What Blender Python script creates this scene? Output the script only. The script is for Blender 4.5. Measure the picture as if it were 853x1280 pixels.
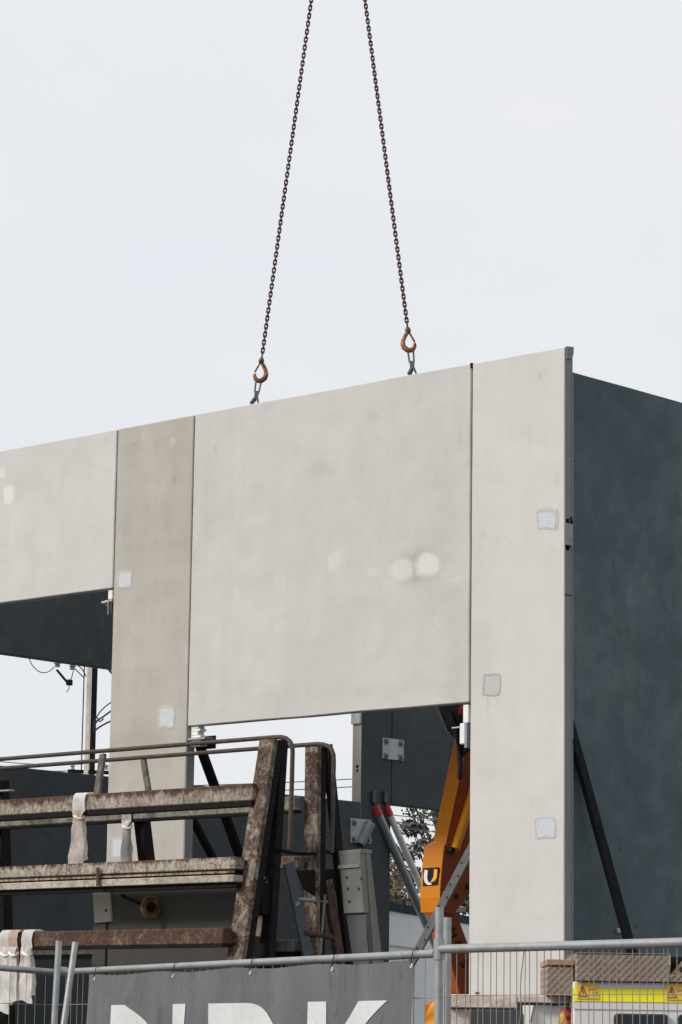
import bpy, bmesh, math, random
from mathutils import Vector, Matrix, noise
random.seed(7)
PI = math.pi
S = bpy.context.scene
for o in list(bpy.data.objects): bpy.data.objects.remove(o)
C = S.collection

# ------------------------------------------------------------------ camera
F_PX, CX, CY = 3719.0, 426.5, 640.0            # focal length and centre in photo pixels (853 x 1280)
RX = Vector((0.73761022, -0.10841938, -0.6664656))   # world X, Y, Z axes seen from the camera (right, down, forward)
RY = Vector((0.67508052, 0.13895106, 0.72454047))
RZ = Vector((0.01405187, -0.9843464, 0.17568353))
CAM = Vector((21.176, -26.865, 1.6))
cd = bpy.data.cameras.new('camera'); cam = bpy.data.objects.new('camera', cd); C.objects.link(cam)
cd.sensor_fit = 'VERTICAL'; cd.sensor_height = 36.0; cd.sensor_width = 24.0
cd.lens = 36.0 * F_PX / 1280.0
cd.clip_start = 0.1; cd.clip_end = 4000
mw = Matrix(((RX[0], -RX[1], -RX[2]), (RY[0], -RY[1], -RY[2]), (RZ[0], -RZ[1], -RZ[2]))).to_4x4()
mw.translation = CAM
cam.matrix_world = mw
S.camera = cam
def P(px, py, X=None, Y=None, Z=None, D=None):
    """point of the site seen at a photo pixel, on a real plane (or at a measured distance)"""
    c = Vector(((px - CX) / F_PX, (py - CY) / F_PX, 1.0))
    d = Vector((RX.dot(c), RY.dot(c), RZ.dot(c)))
    if X is not None: t = (X - CAM.x) / d.x
    elif Y is not None: t = (Y - CAM.y) / d.y
    elif Z is not None: t = (Z - CAM.z) / d.z
    else: t = D
    return CAM + d * t

# ------------------------------------------------------------------ sky, sun, exposure
SUN_EL, SUN_AZ = math.radians(34), math.radians(205)      # azimuth clockwise from +Y, where the light comes from
W = bpy.data.worlds.new('World'); S.world = W; W.use_nodes = True
wn, wl = W.node_tree.nodes, W.node_tree.links
wn.clear()
wo = wn.new('ShaderNodeOutputWorld'); bg = wn.new('ShaderNodeBackground'); bg.inputs[1].default_value = 0.1
sk = wn.new('ShaderNodeTexSky'); sk.sky_type = 'NISHITA'; sk.sun_disc = False
sk.sun_elevation = SUN_EL; sk.sun_rotation = SUN_AZ; sk.air_density = 1.2; sk.dust_density = 3
tc = wn.new('ShaderNodeTexCoord')
mp = wn.new('ShaderNodeMapping'); mp.inputs['Scale'].default_value = (2.2, 2.2, 4.5)
nz = wn.new('ShaderNodeTexNoise'); nz.inputs['Scale'].default_value = 1.6; nz.inputs['Detail'].default_value = 4; nz.inputs['Roughness'].default_value = 0.5
rp = wn.new('ShaderNodeValToRGB')
rp.color_ramp.elements[0].position = 0.3; rp.color_ramp.elements[0].color = (7.95, 8.35, 8.95, 1)
rp.color_ramp.elements[1].position = 0.72; rp.color_ramp.elements[1].color = (8.85, 8.9, 9.0, 1)
mx = wn.new('ShaderNodeMix'); mx.data_type = 'RGBA'; mx.inputs[0].default_value = 0.95
wl.new(tc.outputs['Generated'], mp.inputs[0]); wl.new(mp.outputs[0], nz.inputs['Vector']); wl.new(nz.outputs[0], rp.inputs[0])
wl.new(sk.outputs[0], mx.inputs[6]); wl.new(rp.outputs[0], mx.inputs[7])
wl.new(mx.outputs[2], bg.inputs[0]); wl.new(bg.outputs[0], wo.inputs[0])
sd = bpy.data.lights.new('sun', 'SUN'); sun = bpy.data.objects.new('sun', sd); C.objects.link(sun)
sd.energy = 3.1; sd.angle = math.radians(12); sd.color = (1.0, 0.955, 0.89)
sv = Vector((math.sin(SUN_AZ) * math.cos(SUN_EL), math.cos(SUN_AZ) * math.cos(SUN_EL), math.sin(SUN_EL)))
sun.rotation_euler = sv.to_track_quat('Z', 'Y').to_euler(); sun.location = (0, -30, 40)
S.view_settings.view_transform = 'Standard'; S.view_settings.look = 'None'
S.view_settings.exposure = 0.0; S.view_settings.gamma = 1.0
S.render.resolution_x = 682; S.render.resolution_y = 1024

# ------------------------------------------------------------------ materials
def newmat(name):
    m = bpy.data.materials.new(name); m.use_nodes = True
    nt = m.node_tree; b = nt.nodes['Principled BSDF']
    return m, nt, b
def N(nt, t, **k):
    n = nt.nodes.new(t)
    for a, v in k.items(): setattr(n, a, v)
    return n
def noise_fac(nt, vec, scale, lo, hi, detail=4, rough=0.55, dist=0.0, sc=(1, 1, 1)):
    m = N(nt, 'ShaderNodeMapping'); m.inputs['Scale'].default_value = sc
    nt.links.new(vec, m.inputs[0])
    n = N(nt, 'ShaderNodeTexNoise'); n.inputs['Scale'].default_value = scale; n.inputs['Detail'].default_value = detail
    n.inputs['Roughness'].default_value = rough; n.inputs['Distortion'].default_value = dist
    nt.links.new(m.outputs[0], n.inputs['Vector'])
    r = N(nt, 'ShaderNodeMapRange'); r.inputs[1].default_value = lo; r.inputs[2].default_value = hi
    r.clamp = True
    nt.links.new(n.outputs[0], r.inputs[0])
    return r.outputs[0]
def mixc(nt, fac, a, b, mode='MIX'):
    m = N(nt, 'ShaderNodeMix', data_type='RGBA', blend_type=mode)
    if hasattr(fac, 'links'): nt.links.new(fac, m.inputs[0])
    else: m.inputs[0].default_value = fac
    for s, v in ((6, a), (7, b)):
        if hasattr(v, 'links'): nt.links.new(v, m.inputs[s])
        else: m.inputs[s].default_value = (*v, 1)
    return m.outputs[2]
def math_(nt, op, a, b=None):
    m = N(nt, 'ShaderNodeMath', operation=op)
    for i, v in enumerate((a, b)):
        if v is None: continue
        if hasattr(v, 'links'): nt.links.new(v, m.inputs[i])
        else: m.inputs[i].default_value = v
    return m.outputs[0]
def bump(nt, b, h, strength, dist=0.01):
    n = N(nt, 'ShaderNodeBump'); n.inputs['Strength'].default_value = strength; n.inputs['Distance'].default_value = dist
    nt.links.new(h, n.inputs['Height']); nt.links.new(n.outputs[0], b.inputs['Normal'])
def pos(nt): return N(nt, 'ShaderNodeNewGeometry').outputs['Position']
def sc(c, k): return tuple(x * k for x in c)

def concrete(name, base, tint, var=0.12, streak=0.08, pits=0.5, swirl=0.0, off=(0, 0, 0), blobs=(), rough=0.82):
    m, nt, b = newmat(name)
    add = N(nt, 'ShaderNodeVectorMath', operation='ADD'); add.inputs[1].default_value = off
    nt.links.new(pos(nt), add.inputs[0]); v = add.outputs[0]
    c = mixc(nt, noise_fac(nt, v, 0.55, 0.35, 0.65, 5, 0.6, 0.6), base, tint)
    c = mixc(nt, math_(nt, 'MULTIPLY', noise_fac(nt, v, 2.3, 0.42, 0.7, 6, 0.65, 0.3), var * 2.2), c, sc(base, 0.72))
    c = mixc(nt, math_(nt, 'MULTIPLY', noise_fac(nt, v, 1.1, 0.5, 0.75, 5, 0.6, 1.2), var * 2.0), c, sc(base, 1.16))
    c = mixc(nt, math_(nt, 'MULTIPLY', noise_fac(nt, v, 5.0, 0.48, 0.72, 4, 0.6, 0.0, (1, 1, 0.07)), streak * 2), c, sc(base, 0.75))
    # faint cloth-like board bands left by the casting bed
    c = mixc(nt, math_(nt, 'MULTIPLY', noise_fac(nt, v, 1.2, 0.45, 0.6, 2, 0.5, 0.0, (0.15, 0.15, 5)), streak), c, sc(base, 0.83))
    if swirl > 0:      # trowel swirls
        s1 = noise_fac(nt, v, 1.6, 0.50, 0.68, 7, 0.75, 3.0)
        s2 = noise_fac(nt, v, 0.5, 0.45, 0.62, 2)
        c = mixc(nt, math_(nt, 'MULTIPLY', math_(nt, 'MULTIPLY', s1, s2), swirl), c, sc(tint, 2.0))
    for (bx, by, bz, rx, rz, k, col) in blobs:       # rubbed filler marks on the face
        sb = N(nt, 'ShaderNodeVectorMath', operation='SUBTRACT'); sb.inputs[1].default_value = (bx, by, bz)
        nt.links.new(pos(nt), sb.inputs[0])
        sx = N(nt, 'ShaderNodeVectorMath', operation='MULTIPLY'); sx.inputs[1].default_value = (1 / rx, 0, 1 / rz)
        nt.links.new(sb.outputs[0], sx.inputs[0])
        ln = N(nt, 'ShaderNodeVectorMath', operation='LENGTH'); nt.links.new(sx.outputs[0], ln.inputs[0])
        wob = noise_fac(nt, v, 5.0, 0.3, 0.7, 4)
        d = math_(nt, 'ADD', ln.outputs['Value'], math_(nt, 'MULTIPLY', wob, 0.4))
        r = N(nt, 'ShaderNodeMapRange'); r.interpolation_type = 'SMOOTHSTEP'
        soft = 0.45 if col[0] > base[0] else 0.95
        r.inputs[1].default_value = 1.25; r.inputs[2].default_value = 1.25 - soft; r.inputs[3].default_value = 0; r.inputs[4].default_value = k
        nt.links.new(d, r.inputs[0])
        c = mixc(nt, r.outputs[0], c, col)
    # fine grain, runs, scuffs and pale flecks
    c = mixc(nt, math_(nt, 'MULTIPLY', noise_fac(nt, v, 14, 0.5, 0.72, 8, 0.75), .16), c, sc(base, 0.7))
    c = mixc(nt, math_(nt, 'MULTIPLY', noise_fac(nt, v, 9, 0.60, 0.72, 6, 0.7, 0.0, (1, 1, 0.04)), streak * 1.8), c, sc(base, 0.7))
    sm = noise_fac(nt, v, 1.4, 0.52, 0.66, 3)
    c = mixc(nt, math_(nt, 'MULTIPLY', math_(nt, 'MULTIPLY', noise_fac(nt, v, 22, 0.62, 0.68, 3), sm), .45), c, sc(base, 1.22))
    c = mixc(nt, math_(nt, 'MULTIPLY', math_(nt, 'MULTIPLY', noise_fac(nt, v, 6, 0.635, 0.66, 8, .8, 2.5), noise_fac(nt, v, .9, .5, .6, 2)), .3), c, sc(base, 0.62))
    # pinholes
    pn = noise_fac(nt, v, 42, 0.69, 0.74, 1)
    msk = noise_fac(nt, v, 1.7, 0.55, 0.7, 2)
    c = mixc(nt, math_(nt, 'MULTIPLY', math_(nt, 'MULTIPLY', pn, msk), pits), c, sc(base, 0.45))
    nt.links.new(c, b.inputs['Base Color'])
    b.inputs['Roughness'].default_value = rough; b.inputs['Specular IOR Level'].default_value = .25
    h = noise_fac(nt, v, 12, 0.2, 0.8, 6, 0.7)
    bump(nt, b, h, 0.18, 0.006)
    return m

def rusty(name, paint, rust, rust2, lo=0.42, hi=0.6, streak=True, rough=0.75, speck=0.42, spec=.3, band=None):
    m, nt, b = newmat(name); v = pos(nt)
    drip = noise_fac(nt, v, 34, lo + .02, lo + .12, 7, 0.7, 0.3, (1, 1, .25) if streak else (1, 1, 1))
    blot = noise_fac(nt, v, 8, lo + .02, hi - .01, 10, 0.78, 0.6)
    f1 = math_(nt, 'MAXIMUM', math_(nt, 'MULTIPLY', drip, .85), blot)
    if band:      # rust creeping down from the beam's worn top arris
        sz = N(nt, 'ShaderNodeSeparateXYZ'); nt.links.new(v, sz.inputs[0])
        zz = math_(nt, 'ADD', sz.outputs[2], math_(nt, 'MULTIPLY', noise_fac(nt, v, 14, .3, .7, 6, .7, .3, (1, 1, .2)), band[1] * 1.1))
        mr = N(nt, 'ShaderNodeMapRange'); mr.inputs[1].default_value = band[0] - band[1] * .25; mr.inputs[2].default_value = band[0] + band[1] * .25
        nt.links.new(zz, mr.inputs[0]); f1 = math_(nt, 'MAXIMUM', math_(nt, 'MULTIPLY', f1, .8), mr.outputs[0])
    f2 = noise_fac(nt, v, 30, 0.42, 0.6, 6, 0.75)
    f3 = noise_fac(nt, v, 9, 0.52, 0.64, 6, 0.7, 1.0)
    f4 = noise_fac(nt, v, 70, 0.52, 0.62, 4, .7)
    rc = mixc(nt, f2, rust, rust2)
    pc = mixc(nt, noise_fac(nt, v, 11, .4, .65, 5, .7), paint, sc(paint, .62))
    c = mixc(nt, f1, pc, rc)
    c = mixc(nt, math_(nt, 'MULTIPLY', f3, speck * 1.2), c, sc(rust2, 0.8))
    c = mixc(nt, math_(nt, 'MULTIPLY', f4, speck), c, sc(rust2, 0.6))
    chip = noise_fac(nt, v, 45, .60, .66, 4, .7)
    c = mixc(nt, math_(nt, 'MULTIPLY', chip, .35), c, sc(paint, 1.25))
    nt.links.new(c, b.inputs['Base Color']); b.inputs['Roughness'].default_value = rough
    b.inputs['Specular IOR Level'].default_value = spec
    bump(nt, b, math_(nt, 'ADD', f2, f1), 0.5, 0.005)
    return m
def paint(name, col, dirt=(0.1, 0.09, 0.08), k=0.25, rough=0.45, metal=0.0, scale=5, spec=0.5):
    m, nt, b = newmat(name); v = pos(nt)
    c = mixc(nt, math_(nt, 'MULTIPLY', noise_fac(nt, v, scale, 0.45, 0.75, 6, 0.65), k), col, dirt)
    c = mixc(nt, math_(nt, 'MULTIPLY', noise_fac(nt, v, scale * 6, 0.5, 0.7, 3, 0.6), k * 0.5), c, sc(col, 0.7))
    nt.links.new(c, b.inputs['Base Color'])
    r = N(nt, 'ShaderNodeMapRange'); r.inputs[3].default_value = rough * 0.8; r.inputs[4].default_value = min(1, rough * 1.3)
    nt.links.new(noise_fac(nt, v, scale * 3, 0.3, 0.7, 3), r.inputs[0]); nt.links.new(r.outputs[0], b.inputs['Roughness'])
    b.inputs['Metallic'].default_value = metal; b.inputs['Specular IOR Level'].default_value = spec
    return m

# positions of the rubbed marks on the hanging panel and lintel (on the facade plane, Y = 0)
def mk(px, py, rx, rz, k, col):
    q = P(px, py, Y=0); return (q.x, 0, q.z, rx, rz, k, col)
LB = (0.47, 0.455, 0.425); LW = (0.66, 0.65, 0.63); LD = (0.30, 0.29, 0.27)
M = {}
M['face_light'] = concrete('pale_concrete', (0.47, 0.46, 0.435), (0.50, 0.475, 0.445), 0.10, 0.06)
M['face_hang'] = concrete('pale_grey_concrete', (0.474, 0.461, 0.441), (0.510, 0.498, 0.478), 0.13, 0.055, off=(3, 0, 1),
    blobs=[mk(519, 709, .52, .30, .40, LD), mk(519, 709, .38, .24, .5, LD), mk(545, 690, .40, .42, .22, (.36, .34, .29)), mk(350, 730, .24, .26, .3, (.38, .37, .34)), mk(350, 730, .16, .17, .55, (.53, .525, .50)), mk(419, 702, .22, .22, .35, (.38, .37, .34)), mk(503, 712, .23, .165, .75, (.57, .565, .545)), mk(535, 706, .23, .165, .85, (.60, .595, .575)),
           mk(419, 702, .15, .15, .7, (.56, .555, .535)), mk(466, 716, .14, .07, .6, (.54, .535, .51)), mk(395, 725, .12, .08, .4, (.52, .51, .49)),
           mk(400, 590, .3, .25, .28, (.36, .345, .31)), mk(466, 522, .14, .09, .3, (.36, .35, .32)), mk(576, 545, .05, .2, .35, (.36, .34, .3)), mk(270, 560, .04, .08, .4, (.33, .31, .28)), mk(330, 560, .9, .5, .12, (.57, .565, .55)), mk(330, 820, .5, .6, .22, (.57, .57, .565)), mk(255, 840, .22, .8, .18, (.37, .35, .31)), mk(500, 860, 1.4, .14, .15, (.38, .36, .33)), mk(572, 725, .1, .05, .4, (.56, .55, .53)), mk(560, 650, .3, .5, .18, (.37, .35, .31)), mk(570, 800, .35, 1.0, .22, (.37, .35, .30)), mk(262, 620, .2, .9, .2, (.37, .35, .31))])
M['face_lintel'] = concrete('bright_grey_concrete', (0.50, 0.495, 0.475), (0.53, 0.525, 0.505), 0.12, 0.06, off=(9, 0, 4),
    blobs=[mk(11, 618, .13, .16, .7, LW), mk(2, 590, .1, .1, .5, LW), mk(40, 600, .5, .4, .2, (.40, .39, .37)), mk(95, 610, .4, .2, .15, (.56, .55, .53))])
M['face_beige'] = concrete('beige_concrete', (0.385, 0.358, 0.318), (0.43, 0.405, 0.37), 0.16, 0.12, off=(5, 0, 7),
    blobs=[mk(218, 598, .07, .12, .45, (.28, .24, .2)), mk(168, 556, .1, .05, .4, (.27, .23, .19)), mk(216, 552, .05, .07, .4, (.5, .47, .43)), mk(195, 612, .2, .3, .25, (.46, .43, .39)), mk(165, 560, .3, .5, .3, (.33, .28, .21)), mk(200, 700, .5, .3, .2, (.42, .39, .34)), mk(175, 930, .5, .8, .22, (.30, .26, .21))])
M['face_right'] = concrete('cream_concrete', (0.518, 0.500, 0.476), (0.545, 0.530, 0.508), 0.10, 0.05, off=(1, 0, 11),
    blobs=[mk(603, 850, .2, .9, .2, (.42, .40, .35)), mk(676, 470, .04, .09, .4, (.33, .31, .28)), mk(604, 668, .05, .09, .35, (.36, .35, .32)), mk(684, 636, .13, .07, .4, (.38, .36, .33)), mk(697, 600, .06, .16, .3, (.38, .37, .34)), mk(610, 880, .03, .2, .4, (.36, .34, .3)), mk(680, 700, .3, .3, .15, (.44, .42, .38)), mk(690, 640, .4, .5, .15, (.52, .49, .45))])
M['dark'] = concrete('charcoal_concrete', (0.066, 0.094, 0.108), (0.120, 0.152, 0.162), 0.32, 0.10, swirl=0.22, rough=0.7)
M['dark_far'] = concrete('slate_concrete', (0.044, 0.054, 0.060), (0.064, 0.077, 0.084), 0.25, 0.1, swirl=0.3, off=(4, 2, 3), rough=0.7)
M['edge'] = concrete('panel_edge_concrete', (0.22, 0.235, 0.23), (0.19, 0.205, 0.205), 0.2, 0.1, rough=0.8)
M['end_beige'] = concrete('panel_end_concrete', (0.36, 0.33, 0.28), (0.42, 0.39, 0.33), 0.15, 0.1)
M['shade_slab'] = concrete('shade_dark_concrete', (0.07, 0.066, 0.056), (0.05, 0.048, 0.042), 0.25, 0.15, off=(2, 2, 2))  # the stored slab's shade is put into this dark base colour
M['filler'] = paint('white_filler', (0.49, 0.515, 0.55), (0.42, 0.42, 0.42), 0.7, 0.8, scale=12)
M['filler_rim'] = paint('filler_rim', (0.46, 0.44, 0.41), (0.33, 0.31, 0.285), 0.9, 0.85, scale=22)
M['filler_grey2'] = paint('pale_grey_filler', (0.43, 0.435, 0.435), (0.36, 0.35, 0.34), 0.6, 0.85, scale=12)
M['filler_grey'] = paint('grey_filler', (0.36, 0.355, 0.345), (0.28, 0.27, 0.25), 0.5, 0.85, scale=10)
M['galv'] = paint('galvanised_steel', (0.36, 0.37, 0.375), (0.16, 0.16, 0.15), 0.5, 0.42, 0.6, scale=9)
M['galv_dull'] = paint('dull_galvanised_steel', (0.25, 0.265, 0.27), (0.11, 0.11, 0.105), 0.55, 0.5, 0.45, scale=7)
M['galv_plate'] = paint('pale_zinc_plate', (0.42, 0.44, 0.43), (0.16, 0.15, 0.14), 0.35, 0.6, 0.1, scale=6)
M['white_pack'] = paint('white_packer', (0.72, 0.72, 0.70), (0.4, 0.4, 0.38), 0.4, 0.6, scale=12)
M['beam_rust'] = rusty('worn_cream_rusty_steel', (0.44, 0.36, 0.26), (0.15, 0.065, 0.032), (0.045, 0.022, 0.014), 0.47, 0.60)
M['beam_brown'] = rusty('brown_rusty_steel', (0.21, 0.145, 0.10), (0.095, 0.042, 0.025), (0.035, 0.02, 0.014), 0.40, 0.52)
M['leg_rust'] = rusty('scaly_rusty_steel', (0.30, 0.265, 0.21), (0.085, 0.04, 0.024), (0.035, 0.018, 0.012), 0.44, 0.56)
M['lip'] = rusty('cream_steel_lip', (0.50, 0.45, 0.37), (0.24, 0.12, 0.06), (0.09, 0.05, 0.03), 0.60, 0.70)
M['leg_dark'] = rusty('dark_and_shaded_steel', (0.012, 0.012, 0.013), (0.018, 0.011, 0.009), (0.006, 0.005, 0.005), 0.4, 0.6, False, 0.7, .6, .12)  # dark steel that also colours in the rack's shaded sides and undersides
M['rail_brown'] = rusty('dark_red_brown_tube', (0.10, 0.075, 0.065), (0.08, 0.045, 0.035), (0.035, 0.025, 0.022), 0.4, 0.6, False, 0.5)
M['beam_olive'] = rusty('olive_worn_steel', (0.27, 0.26, 0.215), (0.13, 0.085, 0.055), (0.06, 0.04, 0.025), 0.5, 0.68)
M['stanchion'] = rusty('grey_green_worn_steel', (0.16, 0.16, 0.12), (0.11, 0.06, 0.035), (0.05, 0.03, 0.02), 0.5, 0.65)
M['black_steel'] = paint('black_steel', (0.008, 0.010, 0.012), (0.018, 0.018, 0.018), 0.3, 0.75, spec=.1)
M['strap_steel'] = paint('dark_blue_grey_steel', (0.045, 0.055, 0.07), (0.03, 0.03, 0.03), .4, .5)
M['block_a'] = concrete('worn_grey_steel_face', (0.19, 0.185, 0.17), (0.15, 0.148, 0.14), .4, .3)
M['block_b'] = concrete('dark_grey_steel_face', (0.095, 0.10, 0.10), (0.075, 0.08, 0.08), .4, .3)
M['prop_blue'] = paint('blue_grey_tube', (0.25, 0.28, 0.30), (0.09, 0.09, 0.09), 0.4, 0.4, 0.4)
M['prop_white'] = paint('pale_grey_tube', (0.62, 0.61, 0.58), (0.3, 0.28, 0.25), 0.5, 0.5, 0.0)
M['red'] = paint('red_collar', (0.50, 0.035, 0.03), (0.2, 0.03, 0.02), 0.3, 0.5)
M['chain'] = rusty('brown_chain_steel', (0.12, 0.055, 0.045), (0.13, 0.04, 0.03), (0.025, 0.014, 0.013), 0.4, 0.6, False, 0.5)
M['hook'] = rusty('orange_hook_steel', (0.66, 0.24, 0.06), (0.13, 0.06, 0.04), (0.03, 0.02, 0.018), 0.46, 0.58, False, 0.5)
M['hook_dark'] = paint('dark_forged_steel', (0.06, 0.062, 0.062), (0.1, 0.08, 0.06), 0.4, 0.45, 0.4)
M['clutch'] = paint('grey_forged_steel', (0.13, 0.145, 0.15), (0.05, 0.05, 0.05), 0.5, 0.4, 0.5)
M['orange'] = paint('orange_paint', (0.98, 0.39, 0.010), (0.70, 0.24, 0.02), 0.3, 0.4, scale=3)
M['orange_shaded'] = paint('shaded_orange_paint', (0.42, 0.09, 0.014), (0.16, 0.04, 0.015), 0.45, 0.55, scale=3)  # same orange darkened to put the boom's side shade into colour
M['black'] = paint('black_rubber', (0.012, 0.012, 0.014), (0.03, 0.03, 0.03), 0.3, 0.5)
M['logo_dark'] = paint('charcoal_sticker', (0.022, 0.023, 0.027), (0.04, 0.035, 0.03), 0.2, 0.9, spec=.05)
M['logo_white'] = paint('white_sticker', (0.72, 0.72, 0.74), (0.5, 0.5, 0.5), 0.2, 0.5)
M['wire'] = paint('fence_wire_zinc', (0.24, 0.225, 0.20), (0.14, 0.10, 0.07), 0.5, 0.5, 0.2)
M['shed'] = paint('pale_grey_cladding', (0.78, 0.80, 0.79), (0.65, 0.67, 0.67), 0.25, 0.6, scale=1.2)
M['navy'] = paint('navy_trim', (0.008, 0.030, 0.055), (0.02, 0.03, 0.04), 0.3, 0.8, spec=.2)
M['cream_steel'] = rusty('cream_painted_steel_with_rust_spots', (0.78, 0.66, 0.58), (0.42, 0.19, 0.10), (0.25, 0.11, 0.06), 0.63, 0.70, False, 0.6, .08)
M['white_body'] = paint('white_cabinet_paint', (0.72, 0.68, 0.66), (0.5, 0.46, 0.42), 0.25, 0.5, scale=2)
M['lilac_white'] = paint('bluish_white_band', (0.62, 0.65, 0.72), (0.5, 0.5, 0.5), 0.2, 0.5)
M['yellow'] = paint('yellow_band', (0.95, 0.88, 0.0), (0.85, 0.75, 0.02), 0.2, 0.45)
M['amber'] = paint('amber_label', (0.85, 0.50, 0.045), (0.6, 0.4, 0.1), 0.2, 0.5)
M['print'] = paint('black_print', (0.045, 0.025, 0.01), (0.05, 0.03, 0.02), 0.2, 0.6)
M['glass_dark'] = paint('dark_vent_glass', (0.010, 0.014, 0.02), (0.02, 0.02, 0.02), 0.2, 0.25)
M['grey_dark'] = paint('dark_slate_plastic', (0.045, 0.055, 0.065), (0.07, 0.07, 0.07), 0.3, 0.5)
M['hi_red'] = paint('red_cloth', (0.35, 0.025, 0.03), (0.15, 0.02, 0.02), 0.5, 0.8)
M['hi_yellow'] = paint('dirty_yellow_cloth', (0.55, 0.33, 0.08), (0.3, 0.15, 0.05), 0.5, 0.8)
M['timber'] = paint('pale_pole_timber', (0.66, 0.58, 0.50), (0.3, 0.2, 0.14), 0.4, 0.8, scale=8)
M['porcelain'] = paint('grey_porcelain', (0.22, 0.23, 0.24), (0.12, 0.12, 0.12), 0.3, 0.3)
M['cable'] = paint('black_cable', (0.02, 0.02, 0.022), (0.03, 0.03, 0.03), 0.2, 0.6)
M['wire_far'] = paint('grey_overhead_wire', (0.10, 0.11, 0.13), (0.1, 0.1, 0.1), 0.1, 0.6)
M['bark'] = paint('bark', (0.07, 0.055, 0.04), (0.03, 0.025, 0.02), 0.6, 0.9)
M['brass'] = rusty('brown_brass_wheel', (0.24, 0.15, 0.05), (0.12, 0.06, 0.03), (0.05, 0.03, 0.02), 0.45, 0.6, False)
def cloth(name, col, stain, k=0.5, ws=1.0):
    m, nt, b = newmat(name); v = pos(nt)
    c = mixc(nt, math_(nt, 'MULTIPLY', noise_fac(nt, v, 12 * ws, 0.45, 0.7, 6, 0.7), k), col, stain)
    c = mixc(nt, math_(nt, 'MULTIPLY', noise_fac(nt, v, 40, 0.5, 0.7, 3, 0.7), k * .5), c, sc(stain, .7))
    nt.links.new(c, b.inputs['Base Color']); b.inputs['Roughness'].default_value = 0.9
    bump(nt, b, noise_fac(nt, v, 30, 0.2, 0.8, 4), 0.4, 0.004)
    return m
M['strap'] = cloth('off_white_webbing', (0.86, 0.84, 0.82), (0.62, 0.55, 0.50))
M['strap_dirty'] = cloth('dirty_webbing', (0.72, 0.65, 0.60), (0.4, 0.32, 0.27), 0.7)
M['strap_pink'] = cloth('pinkish_webbing', (0.72, 0.53, 0.45), (0.42, 0.3, 0.25))
# printed mesh banner: fold shading put into the colour as dark and pale streaks
m, nt, b = newmat('grey_banner_fabric'); v = pos(nt)
c = mixc(nt, noise_fac(nt, v, 2.2, 0.35, 0.65, 5, 0.6, 1.0, (1, 1, .35)), (0.088, 0.091, 0.098), (0.12, 0.124, 0.132))
c = mixc(nt, math_(nt, 'MULTIPLY', noise_fac(nt, v, 7, 0.58, 0.68, 5, 0.6, 2.0, (1, 1, .5)), .5), c, (0.05, 0.052, 0.06))
c = mixc(nt, math_(nt, 'MULTIPLY', noise_fac(nt, v, 5, 0.64, 0.70, 4, 0.7, 3.0, (1.6, 1.6, .4)), .55), c, (0.22, 0.225, 0.235))
nt.links.new(c, b.inputs['Base Color']); b.inputs['Roughness'].default_value = 0.6
bump(nt, b, noise_fac(nt, v, 2.2, .3, .7, 2, .45, 1.0, (1, 1, .35)), .45, .03)
M['banner'] = m
M['letter'] = cloth('printed_white', (0.56, 0.56, 0.56), (0.46, 0.46, 0.46), .4)
# patterned tread sheet
m, nt, b = newmat('brown_tread_sheet')
tcn = N(nt, 'ShaderNodeTexCoord'); sepv = N(nt, 'ShaderNodeSeparateXYZ'); nt.links.new(tcn.outputs['Object'], sepv.inputs[0])
def tri(a):
    return math_(nt, 'PINGPONG', math_(nt, 'MULTIPLY', a, 24.0), 0.5)
hgt = math_(nt, 'ADD', tri(math_(nt, 'ADD', sepv.outputs[0], sepv.outputs[2])), tri(math_(nt, 'SUBTRACT', sepv.outputs[0], sepv.outputs[2])))
rr = N(nt, 'ShaderNodeMapRange'); rr.inputs[1].default_value = .35; rr.inputs[2].default_value = .65; nt.links.new(hgt, rr.inputs[0])
c = mixc(nt, noise_fac(nt, pos(nt), 6, 0.4, 0.7, 5, .65), (0.29, 0.225, 0.18), (0.19, 0.15, 0.125))
c = mixc(nt, math_(nt, 'MULTIPLY', rr.outputs[0], .3), c, (0.12, 0.085, 0.065))
nt.links.new(c, b.inputs['Base Color']); b.inputs['Roughness'].default_value = .7
bump(nt, b, rr.outputs[0], .6, .006)
M['tread'] = m
M['tread_tan'] = paint('tan_ply', (0.36, 0.235, 0.155), (0.2, 0.12, 0.08), .5, .8, scale=10)
# ground
m, nt, b = newmat('compacted_gravel'); v = pos(nt)
c = mixc(nt, noise_fac(nt, v, 1.5, .35, .65, 8, .7), (0.085, 0.08, 0.072), (0.05, 0.048, 0.045))
c = mixc(nt, noise_fac(nt, v, 40, .5, .65, 3, .7), c, (0.12, 0.115, 0.105))
nt.links.new(c, b.inputs['Base Color']); b.inputs['Roughness'].default_value = .95
bump(nt, b, noise_fac(nt, v, 30, .3, .7, 5), .6, .02)
M['ground'] = m
def leafmat(name, a, b_):
    m, nt, b = newmat(name)
    oi = N(nt, 'ShaderNodeNewGeometry')
    r = N(nt, 'ShaderNodeMapRange'); nt.links.new(oi.outputs['Random Per Island'], r.inputs[0])
    c = mixc(nt, r.outputs[0], a, b_)
    nt.links.new(c, b.inputs['Base Color']); b.inputs['Roughness'].default_value = .6
    return m
M['leaf'] = leafmat('dark_green_leaves', (0.028, 0.042, 0.022), (0.07, 0.075, 0.045))
M['leaf_brown'] = leafmat('autumn_brown_leaves', (0.10, 0.055, 0.03), (0.20, 0.16, 0.10))

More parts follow.
